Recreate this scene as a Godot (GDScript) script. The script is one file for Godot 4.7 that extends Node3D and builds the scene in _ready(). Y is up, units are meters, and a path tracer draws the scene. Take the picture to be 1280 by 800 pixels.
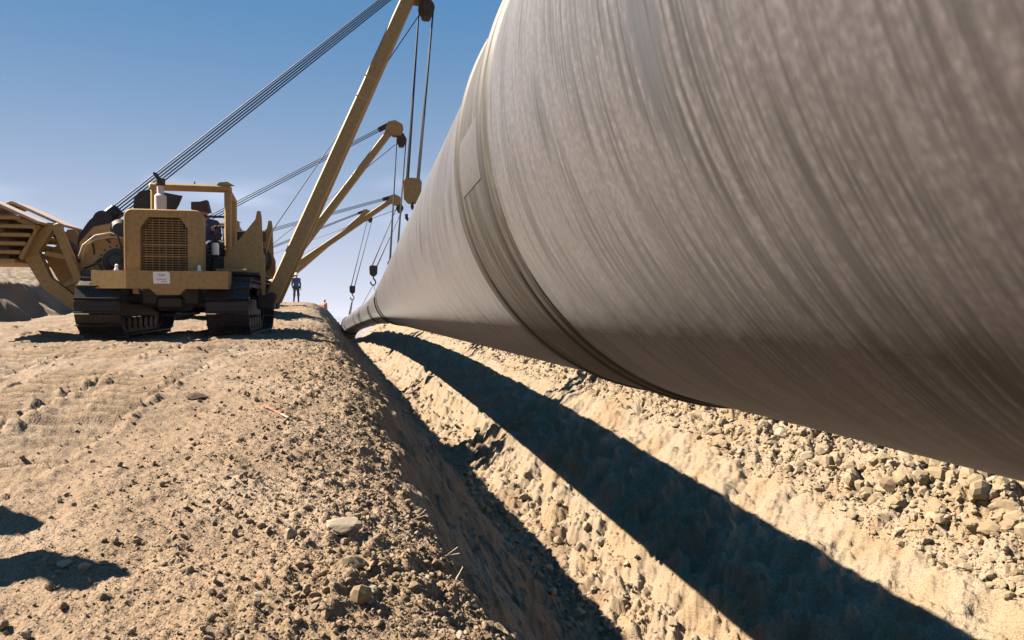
extends Node3D
# A pipeline being lowered into its trench by a row of side-boom tractors.
# World axes: -Z runs along the trench (s = -z), +X points across it to the right (t = x), y is up, the camera stands at the origin.

const YAW := 11.6
var rng := RandomNumberGenerator.new()
var mats := {}
var counts := {}
var smooth_id := 1

# ---------------------------------------------------------------- curves of the place
var G_X := PackedFloat32Array([-60, -30, -10, 0, 4, 8, 12, 13.5, 17.5, 24, 34, 45, 54, 62, 75, 100, 200, 500, 1000, 9000])
var G_Y := PackedFloat32Array([-5.5, -3.6, -2.3, -1.5, -1.16, -0.82, -0.5, -0.44, -0.36, -0.05, 0.4, 0.74, 0.7, 0.25, -1.0, -5, -22, -60, -70, -72])
var C_X := PackedFloat32Array([-60, -10, 0, 2.7, 3.74, 5.3, 8, 12, 24, 45, 70, 200, 9000])
var C_Y := PackedFloat32Array([1.5, 1.0, 0.62, 0.42, 0.27, 0.06, -0.05, -0.47, -1.4, -2.85, -3.1, -6, -6])
var P_X := PackedFloat32Array([-3.0, -1.6, -0.6, -0.12, 0.16, 0.6, 1.2, 2.05, 2.35, 2.7, 3.4, 4.38, 5.0, 5.6, 6.6, 9.0, 30.0])
var P_Y := PackedFloat32Array([0.0, 0.02, 0.03, -0.03, -0.19, -0.66, -1.36, -2.33, -2.42, -2.42, -1.94, -1.26, -0.92, -0.62, -0.45, -0.5, -0.6])
var prof := PackedFloat32Array()
var nA := FastNoiseLite.new()
var nB := FastNoiseLite.new()
var nC := FastNoiseLite.new()
var nD := FastNoiseLite.new()
var nE := FastNoiseLite.new()
var nF := FastNoiseLite.new()

func hermite(xs: PackedFloat32Array, ys: PackedFloat32Array, x: float) -> float:
	var n := xs.size()
	if x <= xs[0]: return ys[0]
	if x >= xs[n - 1]: return ys[n - 1]
	var i := 0
	while xs[i + 1] < x: i += 1
	var h := xs[i + 1] - xs[i]
	var d := (ys[i + 1] - ys[i]) / h
	var m0 := d
	var m1 := d
	if i > 0:
		var dp := (ys[i] - ys[i - 1]) / (xs[i] - xs[i - 1])
		m0 = 0.0 if dp * d <= 0.0 else 2.0 * dp * d / (dp + d)
	if i < n - 2:
		var dn := (ys[i + 2] - ys[i + 1]) / (xs[i + 2] - xs[i + 1])
		m1 = 0.0 if dn * d <= 0.0 else 2.0 * dn * d / (dn + d)
	var k := (x - xs[i]) / h
	var k2 := k * k
	var k3 := k2 * k
	return (2 * k3 - 3 * k2 + 1) * ys[i] + (k3 - 2 * k2 + k) * h * m0 + (-2 * k3 + 3 * k2) * ys[i + 1] + (k3 - k2) * h * m1

func g_of(s: float) -> float: return hermite(G_X, G_Y, s)
func c_of(s: float) -> float: return hermite(C_X, C_Y, s)

func setup_noise(n: FastNoiseLite, sd: int, kind: int, freq: float, oct: int) -> void:
	n.seed = sd; n.noise_type = kind; n.frequency = freq
	n.fractal_type = FastNoiseLite.FRACTAL_FBM if oct > 1 else FastNoiseLite.FRACTAL_NONE
	n.fractal_octaves = oct
	if kind == FastNoiseLite.TYPE_CELLULAR:
		n.cellular_return_type = FastNoiseLite.RETURN_DISTANCE
		n.cellular_jitter = 1.0

func setup_terrain() -> void:
	setup_noise(nA, 11, FastNoiseLite.TYPE_SIMPLEX_SMOOTH, 0.28, 3)
	setup_noise(nB, 12, FastNoiseLite.TYPE_SIMPLEX_SMOOTH, 1.7, 3)
	setup_noise(nC, 13, FastNoiseLite.TYPE_SIMPLEX_SMOOTH, 11.0, 3)
	setup_noise(nD, 14, FastNoiseLite.TYPE_CELLULAR, 6.5, 1)
	setup_noise(nE, 15, FastNoiseLite.TYPE_CELLULAR, 19.0, 1)
	setup_noise(nF, 16, FastNoiseLite.TYPE_SIMPLEX_SMOOTH, 0.09, 4)
	for i in 3401:
		prof.append(hermite(P_X, P_Y, -4.0 + i * 0.01))

const LANES := [-7.4, -6.05, -4.45, -3.35, -2.34]

# height of the ground at t across, s along; gg and c are g_of(s) and c_of(s)
func hgt(t: float, s: float, gg: float, c: float) -> float:
	var b := nB.get_noise_2d(t, s)
	var fade := clampf(1.0 - (s - 60.0) / 40.0, 0.0, 1.0)
	var u := t - c + b * 0.16
	var k := clampf((u + 4.0) * 100.0, 0.0, 3399.0)
	var ki := int(k)
	var p := prof[ki] + (prof[ki + 1] - prof[ki]) * (k - ki)
	var h := gg + p * maxf(fade, 0.0) + nA.get_noise_2d(t, s) * 0.09
	if s > 90.0:
		return h + nF.get_noise_2d(t * 0.12, s * 0.12) * clampf((s - 90.0) * 0.03, 0.0, 14.0)
	if u < 0.5:
		var bw := nA.get_noise_2d(t * 0.7 + 40.0, s * 0.7) * 0.9
		if t + bw < -9.8:
			var q := -9.8 - t - bw
			h += minf(q * 1.12, 0.95) + maxf(0.0, q - 0.85) * 0.15 * clampf(1.0 - (q - 9.0) / 30.0, 0.3, 1.0) + nD.get_noise_2d(t * 0.5, s * 0.5) * -0.12 * minf(q, 1.0)
		var cm := clampf((u + 2.5) / 2.2, 0.0, 1.0)
		cm = 0.10 + 0.72 * cm * cm
		var patch := clampf(nB.get_noise_2d(t * 0.8 + 90.0, s * 0.8) * 1.9 + 0.5, 0.0, 1.0)
		var d := -nD.get_noise_2d(t, s)
		var e := -nE.get_noise_2d(t, s)
		h += cm * (patch * maxf(0.0, d - 0.45) * 0.12 + e * 0.026 * (0.4 + patch)) + nC.get_noise_2d(t, s) * (0.010 + 0.010 * cm) - nE.get_noise_2d(t * 2.3 + 5.0, s * 2.3) * (0.010 + 0.012 * cm) + nC.get_noise_2d(t * 3.1, s * 3.1) * (0.003 + 0.006 * cm) + b * 0.025
		if u < -0.9 and s > 3.0 and s < 60.0:
			var am := clampf(nA.get_noise_2d(t * 1.5 + 7.0, s * 1.1 + 31.0) * 2.2 + 0.85, 0.15, 1.0) * (1.0 - cm * 0.6) * clampf((s - 3.5) / 3.0, 0.0, 1.0)
			for l in LANES:
				var x: float = t - l + 0.12 * sin(s * 0.31 + l * 3.0)
				var ax := absf(x)
				if ax < 0.40:
					var f := fposmod(s / 0.30 + 0.15 * sin(l * 9.0) + x * 0.25, 1.0)
					var r := 1.0 - absf(2.0 * f - 1.0)
					h += am * (0.11 * r * r * r - 0.035)
				elif ax < 0.56 and ax > 0.40:
					h += am * 0.036 * (1.0 - absf(ax - 0.48) / 0.08) * clampf(0.6 + b * 1.6, 0.0, 1.2) * (0.5 + e)
	elif u < 2.5:
		h += nC.get_noise_2d(t * 1.4, s * 0.5) * 0.03 + nC.get_noise_2d(t * 0.5, s * 0.5 + 50.0) * 0.03
		if u > 2.0:
			h += maxf(0.0, -nD.get_noise_2d(t * 1.3, s * 1.3) - 0.4) * 0.2 * (u - 2.0)
	else:
		var d2 := -nD.get_noise_2d(t, s)
		var e2 := -nE.get_noise_2d(t, s)
		var rock := clampf((u - 2.5) / 0.25, 0.0, 1.0) * clampf((3.95 + b * 0.7 - u) / 0.35, 0.0, 1.0)
		var rub := clampf((u - 4.75 - b * 0.5) / 0.4, 0.0, 1.0)
		if rock > 0.0:
			var d3 := -nD.get_noise_2d(t * 0.55 + 9.0, s * 0.42)
			h += rock * (d3 * 0.17 - 0.09 + d2 * 0.10 + e2 * 0.055)
		h += rub * (d2 * 0.2 + e2 * 0.07 - 0.08)
		h -= nE.get_noise_2d(t * 2.3, s * 2.3) * (0.010 + 0.014 * rock) + nE.get_noise_2d(t * 0.8, s * 1.5) * 0.02
		h += nC.get_noise_2d(t, s) * 0.022 + b * 0.05 + nC.get_noise_2d(t * 0.35, s * 0.35) * 0.06 + e2 * 0.012
	return h

func ground_y(t: float, s: float) -> float: return hgt(t, s, g_of(s), c_of(s))

func on_ground(t: float, s: float, lift := 0.0) -> Vector3: return Vector3(t, ground_y(t, s) + lift, -s)

# ---------------------------------------------------------------- node helpers
func numbered(called: String) -> String:
	var k: int = counts.get(called, 0)
	counts[called] = k + 1
	return called if k == 0 else "%s_%03d" % [called, k]

func child_name(parent: Node, called: String) -> String:
	var key := "kids_" + called
	var k: int = parent.get_meta(key) if parent.has_meta(key) else 0
	parent.set_meta(key, k + 1)
	return called if k == 0 else "%s_%03d" % [called, k]

func tag(o: Node, label := "", category := "", group := "", kind := "") -> Node:
	if label: o.set_meta("label", label)
	if category: o.set_meta("category", category)
	if group: o.set_meta("group", group)
	if kind: o.set_meta("kind", kind)
	return o

func thing(called: String, at: Vector3, label: String, category: String, group := "") -> Node3D:
	var o := Node3D.new()
	o.name = numbered(called)
	add_child(o, true)
	o.position = at
	tag(o, label, category, group)
	return o

func part(parent: Node, called: String, mesh: Mesh, m: Material, at := Transform3D.IDENTITY) -> MeshInstance3D:
	var o := MeshInstance3D.new()
	o.name = child_name(parent, called) if parent != self else numbered(called)
	o.mesh = mesh
	o.material_override = m
	parent.add_child(o, true)
	o.transform = at
	return o

# ---------------------------------------------------------------- shape helpers
func stool() -> SurfaceTool:
	var st := SurfaceTool.new()
	st.begin(Mesh.PRIMITIVE_TRIANGLES)
	return st

func done(st: SurfaceTool) -> ArrayMesh:
	st.generate_normals()
	st.index()
	return st.commit()

func tri(st: SurfaceTool, a: Vector3, b: Vector3, c: Vector3, mid: Vector3) -> void:
	# front faces run clockwise: seen from outside, (b - a) x (c - a) points inwards
	if (b - a).cross(c - a).dot((a + b + c) / 3.0 - mid) > 0.0:
		st.add_vertex(a); st.add_vertex(c); st.add_vertex(b)
	else:
		st.add_vertex(a); st.add_vertex(b); st.add_vertex(c)

func add_box(st: SurfaceTool, xf: Transform3D, size: Vector3, bev := 0.0) -> void:
	st.set_smooth_group(-1)
	var h := size * 0.5
	var e := minf(bev, minf(h.x, minf(h.y, h.z)) * 0.9)
	var mid := xf.origin
	var p := {}
	for i in 8:
		var sg := Vector3(1 if i & 1 else -1, 1 if i & 2 else -1, 1 if i & 4 else -1)
		for a in 3:
			var q := sg * (h - Vector3(e, e, e))
			q[a] = sg[a] * h[a]
			p[i * 3 + a] = xf * q
	for a in 3:
		var b := (a + 1) % 3
		var c := (a + 2) % 3
		for sd in 2:
			var base := sd << a
			var q := [base, base | (1 << b), base | (1 << b) | (1 << c), base | (1 << c)]
			tri(st, p[q[0] * 3 + a], p[q[1] * 3 + a], p[q[2] * 3 + a], mid)
			tri(st, p[q[0] * 3 + a], p[q[2] * 3 + a], p[q[3] * 3 + a], mid)
	if e > 0.0:
		for a in 3:
			var b := (a + 1) % 3
			var c := (a + 2) % 3
			for sb in 2:
				for sc in 2:
					var i0 := (sb << b) | (sc << c)
					var i1 := i0 | (1 << a)
					tri(st, p[i0 * 3 + b], p[i1 * 3 + b], p[i1 * 3 + c], mid)
					tri(st, p[i0 * 3 + b], p[i1 * 3 + c], p[i0 * 3 + c], mid)
		for i in 8:
			tri(st, p[i * 3], p[i * 3 + 1], p[i * 3 + 2], mid)

func at3(x: float, y: float, z: float) -> Transform3D: return Transform3D(Basis.IDENTITY, Vector3(x, y, z))

func box_mesh(size: Vector3, bev := 0.01) -> ArrayMesh:
	var st := stool()
	add_box(st, Transform3D.IDENTITY, size, bev)
	return done(st)

# a beam of rectangular section between two points; wide is measured along side
func add_beam(st: SurfaceTool, a: Vector3, b: Vector3, wide: float, thick: float, side := Vector3.RIGHT, bev := 0.012) -> void:
	var y := (b - a).normalized()
	var z := side.cross(y).normalized()
	var x := y.cross(z).normalized()
	add_box(st, Transform3D(Basis(x, y, z), (a + b) * 0.5), Vector3(wide, a.distance_to(b), thick), bev)

# a plate cut from an outline in its x-y plane, thick along z
func add_plate(st: SurfaceTool, xf: Transform3D, outline: PackedVector2Array, thick: float) -> void:
	st.set_smooth_group(-1)
	var idx := Geometry2D.triangulate_polygon(outline)
	var z := thick * 0.5
	for i in range(0, idx.size(), 3):
		var a := outline[idx[i]]
		var b := outline[idx[i + 1]]
		var c := outline[idx[i + 2]]
		for sg in [-1.0, 1.0]:
			tri(st, xf * Vector3(a.x, a.y, z * sg), xf * Vector3(b.x, b.y, z * sg), xf * Vector3(c.x, c.y, z * sg), xf * Vector3((a.x + b.x + c.x) / 3, (a.y + b.y + c.y) / 3, 0))
	var cw := Geometry2D.is_polygon_clockwise(outline)
	for i in outline.size():
		var a := outline[i]
		var b := outline[(i + 1) % outline.size()]
		var n := Vector2(b.y - a.y, a.x - b.x) * (-1.0 if cw else 1.0)
		var m2 := (a + b) * 0.5 - n.normalized() * 0.01
		var mid := xf * Vector3(m2.x, m2.y, 0)
		tri(st, xf * Vector3(a.x, a.y, -z), xf * Vector3(b.x, b.y, -z), xf * Vector3(b.x, b.y, z), mid)
		tri(st, xf * Vector3(a.x, a.y, -z), xf * Vector3(b.x, b.y, z), xf * Vector3(a.x, a.y, z), mid)

func ring_points(c: Vector3, x: Vector3, y: Vector3, r: float, n: int) -> PackedVector3Array:
	var out := PackedVector3Array()
	for i in n:
		var a := TAU * i / n
		out.append(c + x * (cos(a) * r) + y * (sin(a) * r))
	return out

func add_tube(st: SurfaceTool, pts: Array, radius: float, sides := 8, caps := true) -> void:
	var rings := []
	var x := Vector3.ZERO
	for i in pts.size():
		var d: Vector3 = (pts[mini(i + 1, pts.size() - 1)] - pts[maxi(i - 1, 0)]).normalized()
		if i == 0:
			x = d.cross(Vector3.UP if absf(d.y) < 0.9 else Vector3.RIGHT).normalized()
		else:
			x = (x - d * x.dot(d)).normalized()
		rings.append(ring_points(pts[i], x, d.cross(x), radius, sides))
	smooth_id += 1
	st.set_smooth_group(smooth_id)
	for i in pts.size() - 1:
		var mid: Vector3 = (pts[i] + pts[i + 1]) * 0.5
		for j in sides:
			var k := (j + 1) % sides
			tri(st, rings[i][j], rings[i][k], rings[i + 1][k], mid)
			tri(st, rings[i][j], rings[i + 1][k], rings[i + 1][j], mid)
	if caps:
		st.set_smooth_group(-1)
		for e in [0, pts.size() - 1]:
			var inner: Vector3 = pts[1] if e == 0 else pts[pts.size() - 2]
			for j in sides:
				tri(st, pts[e], rings[e][j], rings[e][(j + 1) % sides], inner)

# turned shape: profile of (radius, height) pairs round the y axis of xf
func add_lathe(st: SurfaceTool, xf: Transform3D, profile: Array, sides := 20) -> void:
	var smooth := true
	for i in profile.size() - 1:
		var a: Vector2 = profile[i]
		var b: Vector2 = profile[i + 1]
		smooth_id += 1
		st.set_smooth_group(smooth_id if smooth else -1)
		for j in sides:
			var a0 := TAU * j / sides
			var a1 := TAU * (j + 1) / sides
			var n := Vector3(b.y - a.y, 0, a.x - b.x)   # (radial, -, up) of the profile's outward side
			var p0 := Vector3(cos(a0) * a.x, a.y, sin(a0) * a.x)
			var p1 := Vector3(cos(a1) * a.x, a.y, sin(a1) * a.x)
			var q0 := Vector3(cos(a0) * b.x, b.y, sin(a0) * b.x)
			var q1 := Vector3(cos(a1) * b.x, b.y, sin(a1) * b.x)
			var am := (a0 + a1) * 0.5
			var out := Vector3(cos(am) * n.x, n.z, sin(am) * n.x)
			var mid := xf * ((p0 + p1 + q0 + q1) * 0.25 - out.normalized() * 0.01)
			if a.x > 1e-5: tri(st, xf * p0, xf * p1, xf * q1, mid)
			if b.x > 1e-5: tri(st, xf * p0, xf * q1, xf * q0, mid)

const ALONG_Z := Basis(Vector3(1, 0, 0), Vector3(0, 0, 1), Vector3(0, -1, 0))
const ALONG_X := Basis(Vector3(0, -1, 0), Vector3(1, 0, 0), Vector3(0, 0, 1))

# ---------------------------------------------------------------- materials
func lin(r: float, g: float, b: float) -> Color: return Color(r, g, b).linear_to_srgb()

func noise_tex(sd: int, freq: float, oct: int, lo: Color, hi: Color, mid := Color(0, 0, 0, 0), size := 512, kind := FastNoiseLite.TYPE_SIMPLEX_SMOOTH) -> NoiseTexture2D:
	var n := FastNoiseLite.new()
	n.seed = sd; n.frequency = freq; n.fractal_octaves = oct; n.noise_type = kind
	var t := NoiseTexture2D.new()
	t.width = size; t.height = size; t.seamless = true; t.noise = n
	var r := Gradient.new()
	r.set_color(0, lo); r.set_color(1, hi)
	if mid.a > 0.0: r.add_point(0.5, mid)
	t.color_ramp = r
	return t

func bump_tex(sd: int, freq: float, oct: int, strength: float, size := 512) -> NoiseTexture2D:
	var n := FastNoiseLite.new()
	n.seed = sd; n.frequency = freq; n.fractal_octaves = oct
	var t := NoiseTexture2D.new()
	t.width = size; t.height = size; t.seamless = true; t.noise = n
	t.as_normal_map = true; t.bump_strength = strength
	return t

func mat(called: String, c: Color, rough: float, metal := 0.0) -> StandardMaterial3D:
	if called in mats: return mats[called]
	var m := StandardMaterial3D.new()
	m.resource_name = called
	m.albedo_color = c; m.roughness = rough; m.metallic = metal
	mats[called] = m
	return m

func tri_map(m: StandardMaterial3D, tex: Texture2D, scale: float, normal: Texture2D = null, strength := 1.0, world := false) -> void:
	m.uv1_triplanar = true
	m.uv1_world_triplanar = world
	m.uv1_scale = Vector3.ONE * scale
	m.albedo_texture = tex
	if normal:
		m.normal_enabled = true
		m.normal_texture = normal
		m.normal_scale = strength

func make_materials() -> void:
	var fine := bump_tex(3, 0.05, 4, 6.0)
	var soil_tex := noise_tex(21, 0.05, 6, Color(0.50, 0.46, 0.42), Color(1, 1, 1), Color(0.88, 0.865, 0.85))
	var m := mat("soil", Color.WHITE, 0.97)
	m.vertex_color_use_as_albedo = true
	tri_map(m, soil_tex, 2.1, fine, 1.4, true)
	m = mat("stone", Color.WHITE, 0.95)
	m.vertex_color_use_as_albedo = true
	tri_map(m, noise_tex(22, 0.02, 5, Color(0.72, 0.7, 0.66), Color(1, 1, 1)), 3.0, fine, 0.7)
	var dusty := noise_tex(23, 0.02, 6, Color(0.84, 0.82, 0.79), Color(1, 1, 1), Color(0.96, 0.955, 0.95))
	m = mat("yellow", lin(0.32, 0.19, 0.058), 0.6)
	tri_map(m, dusty, 0.9, fine, 0.12)
	m = mat("pale_yellow", lin(0.42, 0.32, 0.18), 0.65)
	tri_map(m, dusty, 1.3, fine, 0.12)
	m = mat("dust_top", lin(0.36, 0.275, 0.225), 0.9)
	tri_map(m, dusty, 1.5, fine, 0.2)
	m = mat("steel", lin(0.035, 0.032, 0.033), 0.5, 0.4)
	tri_map(m, noise_tex(24, 0.02, 5, Color(0.5, 0.45, 0.4), Color(1, 1, 1)), 1.6, fine, 0.3)
	m = mat("worn_steel", lin(0.085, 0.075, 0.07), 0.42, 0.5)
	tri_map(m, noise_tex(25, 0.02, 5, Color(0.45, 0.4, 0.36), Color(1, 1, 1)), 2.0, fine, 0.3)
	mat("black", lin(0.012, 0.012, 0.013), 0.75)
	mat("grease", lin(0.022, 0.018, 0.016), 0.6)
	m = mat("rust", lin(0.09, 0.055, 0.035), 0.85)
	tri_map(m, noise_tex(26, 0.02, 5, Color(0.5, 0.45, 0.42), Color(1, 1, 1)), 2.0, fine, 0.3)
	mat("cable", lin(0.03, 0.028, 0.03), 0.55, 0.3)
	m = mat("muffler", lin(0.46, 0.42, 0.415), 0.7)
	tri_map(m, dusty, 2.0)
	mat("white_paint", lin(0.7, 0.68, 0.62), 0.6)
	mat("paper", lin(0.72, 0.68, 0.62), 0.85)
	mat("ink", lin(0.03, 0.03, 0.04), 0.8)
	mat("hose", lin(0.42, 0.33, 0.22), 0.7)
	m = mat("patch", lin(0.075, 0.069, 0.067), 0.5)
	tri_map(m, dusty, 4.0)
	mat("belt", lin(0.014, 0.013, 0.013), 0.8)
	mat("red_paint", lin(0.30, 0.09, 0.07), 0.85)
	mat("dry_wood", lin(0.3, 0.235, 0.17), 0.9)
	m = mat("person", Color.WHITE, 0.85)
	m.vertex_color_use_as_albedo = true
	mat("helmet_white", lin(0.8, 0.78, 0.72), 0.4)
	mat("helmet_orange", lin(0.6, 0.2, 0.05), 0.5)
	mat("cap_dark", lin(0.05, 0.035, 0.03), 0.9)

# ---------------------------------------------------------------- the ground sheet
func soil_color(t: float, s: float, u: float) -> Color:
	var p := nB.get_noise_2d(t * 0.5 + 20.0, s * 0.5)
	var q := nA.get_noise_2d(t * 1.3 - 60.0, s * 1.3)
	var left := Color(0.212, 0.150, 0.093)
	var pale := Color(0.245, 0.184, 0.128)
	var right := Color(0.2715, 0.2177, 0.1528)
	var ochre := Color(0.2342, 0.167, 0.0978)
	var c := left.lerp(pale, clampf(q * 2.2 + p * 0.9, 0.0, 1.0))
	if u > 2.2:
		c = c.lerp(right.lerp(ochre, clampf(p * 1.8 - q * 0.6 + 0.15, 0.0, 0.8)), clampf((u - 2.45 + p * 0.8) / 0.12, 0.0, 1.0))
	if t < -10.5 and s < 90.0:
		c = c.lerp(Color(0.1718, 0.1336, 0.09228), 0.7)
	return c * (1.0 + 0.18 * p)

func build_ground() -> void:
	var rows := PackedFloat32Array()
	var s := -9.0
	while s < 7000.0:
		rows.append(s)
		if s < 1.8: s += 0.10 if s > -1.0 else 0.4
		elif s < 6.5: s += maxf(0.0115, 0.0052 * s)
		elif s < 15.0: s += 0.038
		elif s < 62.0: s += 0.0058 * s
		else: s *= 1.035
	var cols := PackedFloat32Array()
	var x := 3.2
	while x > 0.76:
		cols.append(-x); x *= 0.94
	x = -0.5
	var left_n := cols.size()
	# fine fan of columns where the eye is near the ground
	var fine := PackedFloat32Array()
	while x < 0.74:
		fine.append(x); x += 0.00155
	for k in 12: cols.append(-0.74 + 0.02 * k)
	cols.append_array(fine)
	x = 0.752
	while x < 3.2:
		cols.append(x); x *= 1.06
	var nr := rows.size()
	var nc := cols.size()
	var pos := PackedVector3Array(); pos.resize(nr * nc)
	var nor := PackedVector3Array(); nor.resize(nr * nc)
	var col := PackedColorArray(); col.resize(nr * nc)
	for i in nr:
		s = rows[i]
		var gg := g_of(s)
		var c := c_of(s)
		var w := s + 3.0 if s > 0.0 else 3.0 - s * 0.4
		for j in nc:
			var t := cols[j] * w
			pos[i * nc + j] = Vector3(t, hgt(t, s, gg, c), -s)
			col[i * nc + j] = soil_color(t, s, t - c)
	for i in nr:
		var ia := maxi(i - 1, 0) * nc
		var ib := mini(i + 1, nr - 1) * nc
		for j in nc:
			var n := (pos[i * nc + mini(j + 1, nc - 1)] - pos[i * nc + maxi(j - 1, 0)]).cross(pos[ib + j] - pos[ia + j])
			nor[i * nc + j] = n.normalized()
	var idx := PackedInt32Array(); idx.resize((nr - 1) * (nc - 1) * 6)
	var k := 0
	for i in nr - 1:
		for j in nc - 1:
			var a := i * nc + j
			idx[k] = a; idx[k + 1] = a + nc; idx[k + 2] = a + 1
			idx[k + 3] = a + 1; idx[k + 4] = a + nc; idx[k + 5] = a + nc + 1
			k += 6
	var arr := []
	arr.resize(Mesh.ARRAY_MAX)
	arr[Mesh.ARRAY_VERTEX] = pos
	arr[Mesh.ARRAY_NORMAL] = nor
	arr[Mesh.ARRAY_COLOR] = col
	arr[Mesh.ARRAY_INDEX] = idx
	var mesh := ArrayMesh.new()
	mesh.add_surface_from_arrays(Mesh.PRIMITIVE_TRIANGLES, arr)
	print("ground ", nr, " x ", nc)
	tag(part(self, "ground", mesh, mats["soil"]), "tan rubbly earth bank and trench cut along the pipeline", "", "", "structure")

# ---------------------------------------------------------------- stones
func stone_mesh(sd: int, flat: float, rounds: int) -> ArrayMesh:
	var r := RandomNumberGenerator.new()
	r.seed = sd
	var planes := []
	for k in 10:
		var n := Vector3(r.randfn(), r.randfn(), r.randfn()).normalized()
		planes.append([n, r.randf_range(0.42, 0.9)])
	var f := (1.0 + sqrt(5.0)) / 2.0
	var v := [Vector3(-1, f, 0), Vector3(1, f, 0), Vector3(-1, -f, 0), Vector3(1, -f, 0), Vector3(0, -1, f), Vector3(0, 1, f), Vector3(0, -1, -f), Vector3(0, 1, -f), Vector3(f, 0, -1), Vector3(f, 0, 1), Vector3(-f, 0, -1), Vector3(-f, 0, 1)]
	var faces := [0, 11, 5, 0, 5, 1, 0, 1, 7, 0, 7, 10, 0, 10, 11, 1, 5, 9, 5, 11, 4, 11, 10, 2, 10, 7, 6, 7, 1, 8, 3, 9, 4, 3, 4, 2, 3, 2, 6, 3, 6, 8, 3, 8, 9, 4, 9, 5, 2, 4, 11, 6, 2, 10, 8, 6, 7, 9, 8, 1]
	var tris := []
	for i in range(0, 60, 3):
		tris.append([v[faces[i]].normalized(), v[faces[i + 1]].normalized(), v[faces[i + 2]].normalized()])
	for q in rounds:
		var next := []
		for t in tris:
			var ab: Vector3 = (t[0] + t[1]).normalized()
			var bc: Vector3 = (t[1] + t[2]).normalized()
			var ca: Vector3 = (t[2] + t[0]).normalized()
			next.append_array([[t[0], ab, ca], [ab, t[1], bc], [ca, bc, t[2]], [ab, bc, ca]])
		tris = next
	var st := stool()
	st.set_smooth_group(-1)
	for t in tris:
		var o := []
		for p in t:
			var d := 1.0
			for pl in planes:
				var c: float = p.dot(pl[0])
				if c > 0.05: d = minf(d, pl[1] / c)
			d *= 1.0 + 0.06 * nB.get_noise_3d(p.x * 1.4 + sd, p.y * 1.4, p.z * 1.4)
			o.append(p * d * Vector3(1.0, flat, 0.82))
		st.set_color(Color.WHITE)
		tri(st, o[0], o[1], o[2], Vector3.ZERO)
	return done(st)

func stone_tint(kind: int) -> Color:
	var a := Color(0.30, 0.242, 0.165)
	var b := Color(0.25, 0.19, 0.12)
	if kind == 1:
		a = Color(0.268, 0.203, 0.135); b = Color(0.212, 0.150, 0.094)
	var c := a.lerp(b, rng.randf())
	return c.lerp(Color(0.3046, 0.2611, 0.2031), 0.7) if rng.randf() < 0.10 else c

func stone_xf(t: float, s: float, r: float, sink := 0.25) -> Transform3D:
	var b := Basis.from_euler(Vector3(rng.randf_range(-0.5, 0.5), rng.randf() * TAU, rng.randf_range(-0.5, 0.5)))
	b = b.scaled_local(Vector3(r * rng.randf_range(0.9, 1.25), r * rng.randf_range(0.75, 1.1), r * rng.randf_range(0.8, 1.1)))
	return Transform3D(b, on_ground(t, s, r * (0.62 - 2.0 * sink * 0.6)))

var stones := []
var tinted := {}

func tinted_stone(k: int) -> StandardMaterial3D:
	if not k in tinted:
		var m: StandardMaterial3D = mats["stone"].duplicate()
		m.vertex_color_use_as_albedo = false
		m.albedo_color = [lin(0.2683, 0.2103, 0.1305), lin(0.2393, 0.1849, 0.1124), lin(0.2103, 0.1559, 0.09428), lin(0.3191, 0.272, 0.2067), lin(0.1922, 0.1342, 0.0834), lin(0.1523, 0.1052, 0.06527)][k]
		tinted[k] = m
	return tinted[k]

func scatter(called: String, list: Array, label: String, category: String, kind: int) -> void:
	for v in stones.size():
		var mine := list.filter(func(e): return e.v == v)
		if mine.is_empty(): continue
		var mm := MultiMesh.new()
		mm.transform_format = MultiMesh.TRANSFORM_3D
		mm.use_colors = true
		mm.mesh = stones[v]
		mm.instance_count = mine.size()
		for i in mine.size():
			mm.set_instance_transform(i, mine[i].xf)
			mm.set_instance_color(i, mine[i].c)
		var o := MultiMeshInstance3D.new()
		o.name = numbered(called)
		o.multimesh = mm
		o.material_override = mats["stone"]
		add_child(o, true)
		tag(o, label, category, "", "stuff")

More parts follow.
